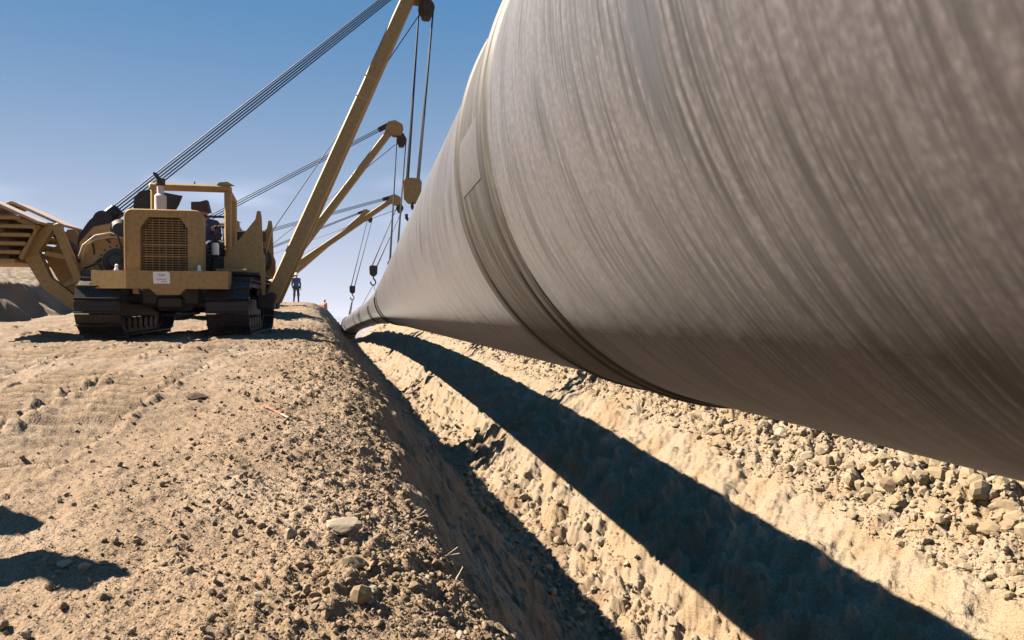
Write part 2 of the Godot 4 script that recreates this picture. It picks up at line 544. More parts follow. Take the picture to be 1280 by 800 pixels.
func build_stones() -> void:
	rng.seed = 77
	for v in 4: stones.append(stone_mesh(100 + v * 7, [0.8, 0.62, 0.9, 0.72][v], 2 if v < 2 else 1))
	# rubble along the right rim of the trench
	var rub := []
	for i in 26000:
		var s := 3.2 * pow(12.0, rng.randf())
		var u := 4.7 + absf(rng.randfn(0.0, 0.75)) + (rng.randf() * 1.8 if rng.randf() < 0.35 else 0.0)
		var r := minf(0.013 / pow(rng.randf(), 0.58), 0.115)
		if u < 5.0: r *= 0.6
		var t := u + c_of(s)
		rub.append({"t": t, "s": s, "r": r, "xf": stone_xf(t, s, r, 0.3 + 0.3 * rng.randf()), "c": stone_tint(0), "v": rng.randi() % 4, "k": [0, 0, 1, 2, 1][rng.randi() % 5], "size": r / s})
	rub.sort_custom(func(a, b): return a.size > b.size)
	for i in 280:
		var e = rub[i]
		var o := part(self, "rubble_stone", stones[e.v], tinted_stone(e.k), e.xf)
		tag(o, "pale angular limestone lump in the rubble along the far rim of the trench", "stone", "rubble on the far rim of the trench")
	scatter("trench_rubble", rub.slice(280), "small pale limestone rubble strewn along the far rim of the trench", "rubble", 0)
	# loose stones in the shaded trench floor
	var bed := []
	for i in 1500:
		var s := 5.0 * pow(5.0, rng.randf())
		var u := rng.randf_range(2.0, 3.1)
		var r := minf(0.012 / pow(rng.randf(), 0.6), 0.09)
		bed.append({"xf": stone_xf(u + c_of(s), s, r, 0.2), "c": stone_tint(0), "v": rng.randi() % 4})
	scatter("floor_rubble", bed, "small stones fallen onto the shaded trench floor", "rubble", 0)
	# clods and pebbles on the near bank
	var peb := []
	for i in 75000:
		var s := 2.1 * pow(9.0, rng.randf())
		var near := rng.randf() < 0.55
		var t := c_of(s) + (-absf(rng.randfn(0.0, 0.75)) + 0.22 if near else -rng.randf() * (2.2 + s * 0.5))
		if not near and nB.get_noise_2d(t * 0.8 + 90.0, s * 0.8) < -0.15: continue
		var r := minf((0.0031 if near else 0.0021) / pow(rng.randf(), 0.5), 0.026)
		peb.append({"t": t, "s": s, "r": r, "xf": stone_xf(t, s, r, 0.22), "c": stone_tint(1), "v": rng.randi() % 4, "k": [0, 1, 2, 4, 5][rng.randi() % 5], "size": r / s})
	peb.sort_custom(func(a, b): return a.size > b.size)
	for i in 120:
		var e = peb[i]
		var o := part(self, "clod", stones[e.v], tinted_stone(e.k), e.xf)
		tag(o, "small tan clod lying loose on the near bank beside the trench", "clod", "loose clods on the near bank")
	scatter("bank_gravel", peb.slice(120), "fine tan gravel and crumbs of earth on the near bank", "gravel", 1)
	# stones that stand out
	var named := [
		[-0.10, 3.72, 0.125, 1, 3, "largest pale flat limestone slab lying on the near bank", 0.55, 0.6],
		[-0.05, 3.30, 0.062, 0, 1, "tan block just in front of the largest pale slab on the near bank", 0.9, 0.2],
		[0.02, 3.12, 0.052, 3, 3, "pale flat stone nearest the camera beside the trench lip", 0.6, 1.2],
		[-0.36, 3.66, 0.040, 2, 3, "small upright pale stone left of the largest slab", 1.2, 0.3],
		[-1.34, 3.62, 0.045, 1, 3, "pale stone below the shadow of a head at far left, left one of two", 0.7, 0.9],
		[-1.24, 3.55, 0.042, 3, 3, "pale stone below the shadow of a head at far left, right one of two", 0.7, 2.1],
		[-0.18, 5.0, 0.045, 1, 3, "pale chip up the bank behind the largest slab", 0.6, 0.4],
		[-0.62, 6.3, 0.035, 0, 3, "pale stone lying beside the end of the red stake", 0.7, 1.7],
		[-1.62, 7.6, 0.10, 0, 5, "large brown clod standing alone on the track-marked ground", 0.6, 0.2],
		[-0.92, 8.9, 0.075, 2, 5, "brown clod between the lone clod and the near tractor's shadow", 0.7, 1.0],
		[-0.02, 3.02, 0.06, 2, 2, "round tan clod on the lip of the bank near the camera", 0.9, 0.5],
		[-0.42, 3.1, 0.03, 1, 3, "bright pale chip among clods at the bottom of the bank", 0.7, 0.5],
	]
	for n in named:
		var b := Basis.from_euler(Vector3(0.12, n[7], -0.08)).scaled_local(Vector3(1.15, n[6], 0.9) * n[2])
		var o := part(self, "bank_stone", stones[n[3]], tinted_stone(n[4]), Transform3D(b, on_ground(n[0], n[1], n[2] * n[6] * 0.3)))
		tag(o, n[5], "stone")

# ---------------------------------------------------------------- the pipe
var pipe_x := PackedFloat32Array([-12, 10, 18, 25, 33, 40, 48, 56, 66])
var pipe_t := PackedFloat32Array([0.77, 0.77, 0.76, 0.66, 0.32, -0.22, -0.95, -1.2, -1.25])
var pipe_y := PackedFloat32Array([0.37, 0.37, 0.36, 0.30, 0.12, -0.17, -0.75, -1.6, -3.0])
const PIPE_R := 0.55

func pipe_at(s: float) -> Vector3: return Vector3(hermite(pipe_x, pipe_t, s), hermite(pipe_x, pipe_y, s), -s)

func add_pipe(s0: float, s1: float, r0: float, bevel: float, step: float, sides := 128) -> ArrayMesh:
	var pos := PackedVector3Array(); var nor := PackedVector3Array(); var uv := PackedVector2Array(); var idx := PackedInt32Array()
	var tan_ := PackedFloat32Array()
	var n := maxi(2, int(ceil((s1 - s0) / step)) + 1)
	var stations := []
	if bevel > 0.0: stations.append([s0, PIPE_R - 0.01]); stations.append([s0 + 0.0005, r0 - bevel])
	for i in n:
		var q := s0 + (s1 - s0) * i / (n - 1)
		if bevel > 0.0: q = lerpf(s0 + bevel, s1 - bevel, float(i) / (n - 1))
		stations.append([q, r0])
	if bevel > 0.0: stations.append([s1 - 0.0005, r0 - bevel]); stations.append([s1, PIPE_R - 0.01])
	for e in stations:
		var c := pipe_at(e[0])
		var d := (pipe_at(e[0] + 0.1) - pipe_at(e[0] - 0.1)).normalized()
		var x := d.cross(Vector3.UP).normalized()
		var y := x.cross(d)
		for j in sides + 1:
			var a := TAU * j / sides
			var o := x * cos(a) + y * sin(a)
			pos.append(c + o * e[1]); nor.append(o); uv.append(Vector2(e[0] / 3.0, float(j) / sides))
			tan_.append_array([d.x, d.y, d.z, 1.0])
	var w := sides + 1
	for i in stations.size() - 1:
		for j in sides:
			var a := i * w + j
			idx.append_array([a, a + 1, a + w, a + 1, a + w + 1, a + w])
	var arr := []
	arr.resize(Mesh.ARRAY_MAX)
	arr[Mesh.ARRAY_VERTEX] = pos; arr[Mesh.ARRAY_NORMAL] = nor; arr[Mesh.ARRAY_TEX_UV] = uv; arr[Mesh.ARRAY_TANGENT] = tan_; arr[Mesh.ARRAY_INDEX] = idx
	var mesh := ArrayMesh.new()
	mesh.add_surface_from_arrays(Mesh.PRIMITIVE_TRIANGLES, arr)
	return mesh

# streaks run round the pipe: fine along its length (image x), drawn out round its girth (image y, wraps)
func streak_image(w: int, h: int, base: Color, dark: Color, pale: Color, sd: int, amount: float, grain: float) -> Image:
	var img := Image.create(w, h, false, Image.FORMAT_RGB8)
	var n := FastNoiseLite.new(); n.seed = sd; n.frequency = 1.0; n.fractal_octaves = 3
	var lines := FastNoiseLite.new(); lines.seed = sd + 1; lines.frequency = 1.0; lines.fractal_type = FastNoiseLite.FRACTAL_NONE
	var rx := w / TAU
	for i in w:
		var ax := TAU * i / w
		var cx := cos(ax)
		var sx := sin(ax)
		for j in h:
			var ay := TAU * j / h
			# noise on a torus so that both edges meet
			var px := cx * 1.0 + 0.0
			var vy := sin(ay) * 0.55
			var vz := cos(ay) * 0.55
			var a := n.get_noise_3d(cx * 25.0 + vy * 3.0, sx * 25.0 + vz * 3.0, vy * 3.2)
			var b := lines.get_noise_3d(cx * 80.0 + vz * 3.0, sx * 80.0 + vy * 3.0, vz * 6.0)
			var c := n.get_noise_3d(cx * 3.2 + vy * 4.0, sx * 3.2, vz * 4.0 + 7.0)
			var f := (lines.get_noise_3d(i * 0.16, j * 0.36, 3.0) + 0.6 * lines.get_noise_3d(i * 0.45, j * 0.8, 9.0)) * grain
			var v := (a * 0.95 + b * 0.65) * (0.8 + c * 0.9) + c * 0.45
			var col := base.lerp(dark, clampf(v * amount * 1.5 + 0.08, 0.0, 1.0)).lerp(pale, clampf(-v * amount * 1.2 + f, 0.0, 1.0))
			img.set_pixel(i, j, Color(col.r * (1.0 + f * 0.35), col.g * (1.0 + f * 0.35), col.b * (1.0 + f * 0.35)))
	return img

func build_pipe() -> void:
	var img := streak_image(2048, 1024, lin(0.053, 0.047, 0.049), lin(0.0115, 0.0097, 0.0095), lin(0.096, 0.086, 0.091), 5, 0.8, 0.3)
	# one scuff of bluish tar on the coat
	for i in range(372, 432):
		for j in range(501, 603):
			var q := Vector2((i - 400) / 26.0, (j - 549) / 40.0).length() + nC.get_noise_2d(i * 0.012, j * 0.008) * 0.7
			if q < 1.0: img.set_pixel(i, j, img.get_pixel(i, j).lerp(lin(0.03, 0.03, 0.036), clampf((1.0 - q) * 1.6, 0.0, 0.8)))
	# a faint ribbed scuff
	for i in range(-6, 7):
		for j in range(0, 22):
			var f := exp(-pow((i - (j - 10) * 0.25) / 2.6, 2.0)) * sin(PI * j / 21.0) * (0.55 + 0.35 * sin(j * 2.2 + i * 0.5))
			img.set_pixel(353 + i, 584 + j, img.get_pixel(353 + i, 584 + j).lerp(lin(0.014, 0.011, 0.009), clampf(f, 0.0, 0.75)))
	var m := mat("pipe_coat", Color.WHITE, 0.5)
	m.albedo_texture = ImageTexture.create_from_image(img)
	m.normal_enabled = true
	m.normal_texture = bump_tex(31, 0.05, 4, 3.0)
	m.normal_scale = 0.05
	m.metallic_specular = 0.6
	m.rim_enabled = true   # the sheen of the chalky dust on the coat
	m.rim = 0.13
	m.rim_tint = 0.2
	var img2 := streak_image(768, 256, lin(0.030, 0.0245, 0.0175), lin(0.007, 0.0053, 0.003), lin(0.075, 0.068, 0.064), 9, 1.8, 0.25)
	var m2 := mat("sleeve", Color.WHITE, 0.6)
	m2.albedo_texture = ImageTexture.create_from_image(img2)
	m2.uv1_scale = Vector3(2.5, 1, 1)
	var p := thing("pipeline", Vector3.ZERO, "huge pale grey welded steel pipe slung above the trench", "pipeline")
	var joints := [-10.48, 1.52, 13.52, 25.52, 37.52, 49.52, 61.5]
	for i in joints.size() - 1:
		part(p, "pipe_section", add_pipe(joints[i], joints[i + 1], PIPE_R, 0.0, 0.5), m)
		if i > 0:
			var sl := part(p, "joint_sleeve", add_pipe(joints[i] - 0.22, joints[i] + 0.225, PIPE_R + 0.006, 0.004, 0.1), m2)
			tag(sl, "dark brown shrink sleeve over a welded joint")
			for e in [-0.165, 0.15]:
				part(sl, "sleeve_ridge", add_pipe(joints[i] + e - 0.009, joints[i] + e + 0.009, PIPE_R + 0.011, 0.003, 0.004), mats["grease"])

	# closure patch of the near sleeve
	var first: Node = p.get_node("joint_sleeve")
	part(first, "closure_patch", add_patch(1.385, 1.63, 178.0, 190.5, PIPE_R + 0.0085), mats["patch"])

# a curved plate laid on the pipe between two stations and two angles (degrees round the pipe)
func add_patch(s0: float, s1: float, a0: float, a1: float, r: float) -> ArrayMesh:
	var st := stool()
	var ns := 6
	var na := maxi(2, int((a1 - a0) / 1.5))
	for i in ns:
		for j in na:
			var q := []
			for e in [[0, 0], [1, 0], [1, 1], [0, 1]]:
				var s := lerpf(s0, s1, float(i + e[0]) / ns)
				var a := deg_to_rad(lerpf(a0, a1, float(j + e[1]) / na))
				var edge: bool = i + e[0] == 0 or i + e[0] == ns or j + e[1] == 0 or j + e[1] == na
				q.append(pipe_at(s) + Vector3(cos(a), sin(a), 0) * (r - (0.0015 if edge else 0.0)))
			st.set_smooth_group(0)
			for k in [[0, 1, 2], [0, 2, 3]]:
				for v in k: st.set_uv(Vector2(q[v].z * 0.33, 0.3 + q[v].y))
				tri(st, q[k[0]], q[k[1]], q[k[2]], pipe_at(s0))
	return done(st)

# ---------------------------------------------------------------- side-boom tractor (local axes: x to the trench, y up, z to the front, origin on the ground)
func track_path(d: float) -> Transform3D:
	# loop of the track chain: straight length 2.74, end radius 0.46, centre height 0.52
	var r := 0.46
	var l := 2.74
	var per := 2.0 * l + TAU * r
	d = fposmod(d, per)
	var p := Vector3.ZERO
	var out := Vector3.UP
	if d < l:
		p = Vector3(0, 0.52 + r, -l / 2 + d); out = Vector3.UP
	elif d < l + PI * r:
		var a := (d - l) / r
		out = Vector3(0, cos(a), sin(a)); p = Vector3(0, 0.52, l / 2) + out * r
	elif d < 2 * l + PI * r:
		p = Vector3(0, 0.52 - r, l / 2 - (d - l - PI * r)); out = Vector3.DOWN
	else:
		var a := (d - 2 * l - PI * r) / r
		out = Vector3(0, -cos(a), -sin(a)); p = Vector3(0, 0.52, -l / 2) + out * r
	var x := Vector3.RIGHT
	return Transform3D(Basis(x, out, x.cross(out)), p)

func rounded_rect(w: float, y0: float, y1: float, r: float) -> PackedVector2Array:
	var o := PackedVector2Array([Vector2(-w, y0), Vector2(w, y0)])
	for k in 6: o.append(Vector2(w - r + r * cos(PI / 2 * k / 5), y1 - r + r * sin(PI / 2 * k / 5)))
	for k in 6: o.append(Vector2(-w + r - r * sin(PI / 2 * k / 5), y1 - r + r * cos(PI / 2 * k / 5)))
	return o

func v2(a: Array) -> PackedVector2Array:
	var o := PackedVector2Array()
	for i in range(0, a.size(), 2): o.append(Vector2(a[i], a[i + 1]))
	return o

func build_track(root: Node3D, x: float) -> void:
	var frame := part(root, "track_frame", null, null)
	frame.position.x = x
	var st := stool()
	add_box(st, at3(0, 0.50, 0), Vector3(0.30, 0.34, 2.5), 0.03)
	for z in [-1.05, -0.7, -0.35, 0.0, 0.35, 0.7, 1.05]:
		add_lathe(st, Transform3D(ALONG_X, Vector3(-0.17, 0.20, z)), [Vector2(0, 0), Vector2(0.12, 0), Vector2(0.12, 0.06), Vector2(0.09, 0.07), Vector2(0.09, 0.27), Vector2(0.12, 0.28), Vector2(0.12, 0.34), Vector2(0, 0.34)], 14)
	add_box(st, at3(0, 0.78, 0.3), Vector3(0.2, 0.2, 0.16), 0.02)
	frame.mesh = done(st)
	frame.material_override = mats["grease"]
	# front idler and rear sprocket
	st = stool()
	add_lathe(st, Transform3D(ALONG_X, Vector3(-0.13, 0.52, 1.37)), [Vector2(0, 0.06), Vector2(0.12, 0.0), Vector2(0.15, 0.06), Vector2(0.33, 0.06), Vector2(0.36, 0.0), Vector2(0.405, 0.0), Vector2(0.405, 0.26), Vector2(0.36, 0.26), Vector2(0.33, 0.2), Vector2(0.15, 0.2), Vector2(0.12, 0.26), Vector2(0, 0.2)], 28)
	part(frame, "idler_wheel", done(st), mats["steel"])
	st = stool()
	add_lathe(st, Transform3D(ALONG_X, Vector3(-0.11, 0.52, -1.37)), [Vector2(0, 0.0), Vector2(0.38, 0.0), Vector2(0.38, 0.2), Vector2(0, 0.22)], 24)
	for k in 12:
		var a := TAU * k / 12
		add_box(st, Transform3D(Basis(Vector3.RIGHT, a), Vector3(-0.01, 0.52 + cos(a) * 0.385, -1.37 + sin(a) * 0.385)), Vector3(0.09, 0.06, 0.07), 0.01)
	part(frame, "sprocket", done(st), mats["steel"])
	# chain of shoes, each with its grouser bar, links and bolts
	st = stool()
	add_box(st, at3(0, 0.035, 0), Vector3(0.72, 0.022, 0.212), 0.004)
	add_box(st, at3(0, 0.072, 0.083), Vector3(0.72, 0.056, 0.02), 0.005)
	for sx in [-0.12, 0.12]:
		add_box(st, at3(sx, -0.02, 0), Vector3(0.045, 0.09, 0.215), 0.01)
		for bx in [-0.045, 0.045]:
			add_lathe(st, at3(sx + bx, 0.046, -0.03), [Vector2(0.019, 0), Vector2(0.019, 0.018), Vector2(0, 0.018)], 6)
	var shoe := done(st)
	var per := 2.0 * 2.74 + TAU * 0.46
	var n := 41
	for k in n:
		var xf := track_path(per * k / n)
		xf.origin.x += x
		part(root, "track_shoe", shoe, mats["steel"] if (k * 7) % 5 else mats["worn_steel"], xf)

func build_body() -> Node3D:
	var root := Node3D.new()
	var st: SurfaceTool
	for x in [-1.02, 1.09]: build_track(root, x)
	# belly, final drives, equaliser bar
	st = stool()
	add_box(st, at3(0.03, 0.78, -0.25), Vector3(1.05, 0.5, 3.2), 0.06)
	add_box(st, at3(0.03, 0.60, 1.0), Vector3(0.55, 0.3, 0.8), 0.08)
	add_box(st, at3(0.03, 0.66, 0.45), Vector3(2.0, 0.2, 0.24), 0.04)
	add_box(st, at3(0.03, 0.60, -1.37), Vector3(1.9, 0.44, 0.5), 0.1)
	part(root, "belly", done(st), mats["grease"])
	# front cross member with its turned-back left end
	st = stool()
	add_plate(st, Transform3D(Basis(Vector3(1, 0, 0), Vector3(0, 0, 1), Vector3(0, -1, 0)), Vector3(0, 0.995, 0)), v2([-1.15, 1.60, -1.15, 1.74, -0.52, 2.0, 1.13, 2.0, 1.13, 1.66, 0.9, 1.60]), 0.31)
	var bumper := part(root, "bumper", done(st), mats["yellow"])
	st = stool()
	add_plate(st, at3(0, 0, 1.9), v2([-0.16, 0.845, 0.42, 0.845, 0.32, 0.735, -0.04, 0.735]), 0.16)
	part(bumper, "tow_block", done(st), mats["yellow"])
	for x in [-0.72, 0.62]:
		st = stool()
		add_lathe(st, at3(x, 1.15, 1.82), [Vector2(0.04, 0), Vector2(0.04, 0.03), Vector2(0.026, 0.035), Vector2(0.026, 0.1), Vector2(0, 0.115)], 10)
		part(bumper, "bumper_pin", done(st), mats["white_paint"])
	st = stool()
	add_plate(st, Transform3D(Basis(Vector3.BACK, 0.03), Vector3(0.05, 1.03, 2.0045)), v2([-0.135, -0.1, 0.13, -0.105, 0.135, 0.06, 0.11, 0.1, -0.135, 0.1]), 0.004)
	var notice := part(root, "notice_sheet", done(st), mats["paper"])
	tag(notice, "white paper notice stuck on the front bumper")
	st = stool()
	rng.seed = 5
	for row in [[0.052, -0.07, 0.05], [0.03, -0.05, 0.06], [-0.03, -0.085, 0.075], [-0.068, 0.0, 0.095]]:
		var x: float = row[1]
		var pts := []
		while x < row[2]:
			pts.append(Vector3(0.05 + x, 1.03 + row[0] + rng.randf_range(-0.012, 0.012), 2.0085)); x += 0.012
		add_tube(st, pts, 0.0035, 4)
	part(notice, "handwriting", done(st), mats["ink"])
	# radiator guard with a cut-cornered grille
	st = stool()
	var zc := 1.48
	var outer := rounded_rect(0.63, 1.15, 2.22, 0.11)
	var hole := v2([-0.39, 1.17, 0.39, 1.17, 0.39, 1.92, 0.26, 2.11, -0.26, 2.11, -0.39, 1.92])
	var cut := PackedVector2Array([Vector2(-0.63, 1.15), Vector2(-0.39, 1.15), Vector2(-0.39, 1.92), Vector2(-0.26, 2.11), Vector2(0.26, 2.11), Vector2(0.39, 1.92), Vector2(0.39, 1.15), Vector2(0.63, 1.15)])
	for i in range(2, outer.size()): cut.append(outer[i])
	add_plate(st, at3(0, 0, zc), cut, 0.30)
	var rim := []
	for i in range(1, outer.size()): rim.append(Vector3(outer[i].x, outer[i].y, zc + 0.14))
	rim.append(Vector3(outer[0].x, outer[0].y, zc + 0.14))
	add_tube(st, rim, 0.028, 8)
	part(root, "radiator_guard", done(st), mats["yellow"])
	st = stool()
	add_plate(st, at3(0, 0, zc - 0.08), hole, 0.02)
	var grille := part(root, "grille", done(st), mats["black"])
	var ny := 21
	var slat := box_mesh(Vector3(0.775, 0.017, 0.03), 0.004)
	var slat2 := box_mesh(Vector3(0.60, 0.017, 0.03), 0.004)
	for k in ny:
		var y := 1.20 + k * 0.0435
		part(grille, "grille_slat", slat2 if y > 1.93 else slat, mats["yellow"], at3(0, y, zc + 0.055))
	for k in 7:
		st = stool()
		var x := -0.33 + k * 0.11
		add_box(st, at3(x, 1.64 - (0.05 if absf(x) > 0.25 else 0.0), zc + 0.035), Vector3(0.012, 0.94 - (0.1 if absf(x) > 0.25 else 0.0), 0.012), 0.0)
		part(grille, "grille_bar", done(st), mats["yellow"])
	for k in 2:
		st = stool()
		add_box(st, at3(0, [1.42, 1.63][k], zc + 0.06), Vector3(0.775, 0.03, 0.045), 0.004)
		part(grille, "grille_rail", done(st), mats["yellow"])
	for x in [-0.27, 0.27]:
		st = stool()
		add_lathe(st, Transform3D(ALONG_Z, Vector3(x, 1.93, zc - 0.03)), [Vector2(0.085, 0), Vector2(0.085, 0.06), Vector2(0.07, 0.065), Vector2(0, 0.05)], 16)
		part(grille, "headlamp", done(st), mats["steel"])
	# hood and engine
	st = stool()
	add_plate(st, at3(0, 0, 0.63), rounded_rect(0.34, 1.85, 2.13, 0.1), 1.38)
	part(root, "hood", done(st), mats["yellow"])
	st = stool()
	add_box(st, at3(-0.05, 1.45, 0.55), Vector3(0.6, 0.8, 1.5), 0.05)
	for k in 6: add_tube(st, [Vector3(0.34, 1.75, 0.0 + k * 0.2), Vector3(0.46, 1.65, 0.02 + k * 0.2), Vector3(0.47, 1.35, 0.05 + k * 0.2)], 0.035, 8)
	add_lathe(st, Transform3D(ALONG_Z, Vector3(0.46, 1.3, 0.3)), [Vector2(0, 0), Vector2(0.1, 0), Vector2(0.1, 0.35), Vector2(0, 0.35)], 14)
	part(root, "engine", done(st), mats["grease"])
	# exhaust stack with rain flap
	st = stool()
	add_lathe(st, at3(-0.28, 2.14, 0.75), [Vector2(0.05, 0), Vector2(0.05, 0.08), Vector2(0.105, 0.11), Vector2(0.105, 0.46), Vector2(0.07, 0.50), Vector2(0.06, 0.50), Vector2(0.06, 0.72)], 18)
	var ex := part(root, "exhaust_stack", done(st), mats["muffler"])
	st = stool()
	add_lathe(st, at3(-0.28, 2.79, 0.75), [Vector2(0.063, 0), Vector2(0.085, 0.02), Vector2(0.085, 0.13), Vector2(0.07, 0.14), Vector2(0.0, 0.13)], 16)
	part(ex, "stack_head", done(st), mats["rust"])
	st = stool()
	add_plate(st, Transform3D(Basis(Vector3.BACK, 2.1), Vector3(-0.31, 2.93, 0.75)), v2([-0.11, -0.02, 0.1, -0.02, 0.12, 0.01, 0.1, 0.03, -0.11, 0.02]), 0.19)
	part(ex, "rain_flap", done(st), mats["black"])
	# air pre-cleaner dome
	st = stool()
	add_lathe(st, at3(0.06, 2.14, 0.35), [Vector2(0.07, 0), Vector2(0.07, 0.1), Vector2(0.17, 0.11), Vector2(0.2, 0.15), Vector2(0.18, 0.2), Vector2(0.1, 0.235), Vector2(0, 0.245)], 20)
	part(root, "air_cleaner", done(st), mats["dust_top"])
	# roll-over frame
	st = stool()
	for x in [-0.56, 0.82]:
		for z in [0.18, -0.42]:
			if x < 0 and z < 0: continue
			var w := 0.075 if x < 0 and z > 0 else 0.13
			add_box(st, at3(x, 1.95 - (0.06 if z < 0 else 0.0), z), Vector3(w, 1.72, 0.13), 0.03)
	add_box(st, at3(0.13, 2.86, 0.18), Vector3(1.52, 0.14, 0.17), 0.04)
	add_beam(st, Vector3(0.82, 2.80, 0.14), Vector3(0.82, 2.70, -0.42), 0.13, 0.13, Vector3.RIGHT, 0.04)
	add_plate(st, at3(0.80, 2.945, 0.18), v2([-0.18, -0.02, 0.14, -0.02, 0.02, 0.05, -0.14, 0.03]), 0.12)
	var rops := part(root, "roll_bar", done(st), mats["yellow"])
	st = stool()
	add_tube(st, [Vector3(0.1, 2.37, -0.42), Vector3(0.82, 2.37, -0.42)], 0.025, 8)
	add_tube(st, [Vector3(0.2, 2.92, 0.18), Vector3(0.2, 2.98, 0.18)], 0.015, 6)
	part(rops, "grab_rail", done(st), mats["rust"])
	# dark guard hung behind the stack
	st = stool()
	add_plate(st, at3(-0.86, 2.58, -0.75), v2([-0.20, 0.30, -0.30, 0.16, -0.32, -0.08, -0.27, -0.26, -0.12, -0.34, 0.34, -0.34, 0.55, 0.06, 0.62, 0.24, 0.2, 0.31, -0.05, 0.34]), 0.07)
	part(root, "rear_guard", done(st), mats["cap_dark"])
	# seat, console, levers
	st = stool()
	add_box(st, at3(0.25, 1.60, -0.55), Vector3(0.56, 0.16, 0.56), 0.05)
	add_box(st, Transform3D(Basis(Vector3.RIGHT, -0.12), Vector3(0.25, 1.92, -0.85)), Vector3(0.5, 0.6, 0.13), 0.05)
	part(root, "seat", done(st), mats["black"])
	st = stool()
	add_box(st, at3(0.1, 1.15, -0.45), Vector3(1.5, 0.44, 1.25), 0.03)
	part(root, "cab_floor", done(st), mats["grease"])
	st = stool()
	add_box(st, at3(0.62, 1.6, -0.15), Vector3(0.26, 0.5, 0.4), 0.04)
	for k in 3: add_tube(st, [Vector3(0.56 + k * 0.06, 1.85, -0.1), Vector3(0.54 + k * 0.07, 2.1, -0.05)], 0.014, 6)
	var con := part(root, "console", done(st), mats["grease"])
	for k in 3:
		st = stool()
		add_lathe(st, at3(0.54 + k * 0.07, 2.08, -0.05), [Vector2(0.0, 0), Vector2(0.035, 0.03), Vector2(0.035, 0.06), Vector2(0, 0.085)], 10)
		part(con, "lever_knob", done(st), mats["black"])
	for k in 6:
		st = stool()
		var y := 1.30 + 0.09 * k
		add_tube(st, [Vector3(0.5, y, 0.75 - 0.1 * k), Vector3(0.66, y + 0.06, 0.5), Vector3(0.74, y - 0.02, 0.2), Vector3(0.72, y - 0.12, -0.1)], 0.02, 7)
		part(root, "side_hose", done(st), mats["black"])
	st = stool()
	add_box(st, at3(0.72, 1.34, 0.42), Vector3(0.26, 0.3, 0.4), 0.03)
	part(root, "battery_box", done(st), mats["grease"])
	st = stool()
	add_lathe(st, at3(0.66, 1.52, 0.62), [Vector2(0, 0), Vector2(0.07, 0), Vector2(0.07, 0.2), Vector2(0.05, 0.23), Vector2(0, 0.23)], 14)
	part(root, "oil_filter", done(st), mats["white_paint"])
	# deck over the trench-side track and the two stepped boom brackets
	st = stool()
	add_box(st, at3(1.07, 1.15, -0.2), Vector3(0.86, 0.05, 2.3), 0.01)
	part(root, "deck", done(st), mats["grease"])
	st = stool()
	add_box(st, at3(1.02, 1.21, 0.98), Vector3(0.56, 0.06, 0.08), 0.01)
	part(root, "step", done(st), mats["yellow"])
	for z in [0.82, -0.86]:
		st = stool()
		add_plate(st, at3(0, 0, z), v2([0.86, 1.18, 1.52, 1.18, 1.54, 0.75, 1.60, 0.75, 1.60, 1.5, 1.56, 1.6, 1.54, 2.24, 1.52, 2.36, 1.46, 2.36, 1.43, 2.20, 1.02, 1.66, 0.90, 1.52, 0.86, 1.46]), 0.07)
		part(root, "boom_bracket", done(st), mats["yellow"])
	st = stool()
	add_box(st, at3(1.1, 2.02, -0.86), Vector3(0.62, 0.2, 0.5), 0.03)
	part(root, "winch_cover", done(st), mats["steel"])
	st = stool()
	add_lathe(st, Transform3D(ALONG_Z, Vector3(1.25, 1.5, -0.7)), [Vector2(0, 0), Vector2(0.3, 0), Vector2(0.3, 0.05), Vector2(0.2, 0.06), Vector2(0.2, 0.74), Vector2(0.3, 0.75), Vector2(0.3, 0.8), Vector2(0, 0.8)], 20)
	part(root, "load_drum", done(st), mats["grease"])
	# boom feet on the outer track frame
	for z in [0.36, -0.36]:
		st = stool()
		add_box(st, at3(1.56, 0.62, z), Vector3(0.34, 0.3, 0.3), 0.03)
		add_lathe(st, Transform3D(ALONG_Z, Vector3(1.68, 0.72, z - 0.2)), [Vector2(0, 0), Vector2(0.09, 0), Vector2(0.09, 0.4), Vector2(0, 0.4)], 14)
		part(root, "boom_foot", done(st), mats["grease"])
	build_counterweight_side(root)
	return root

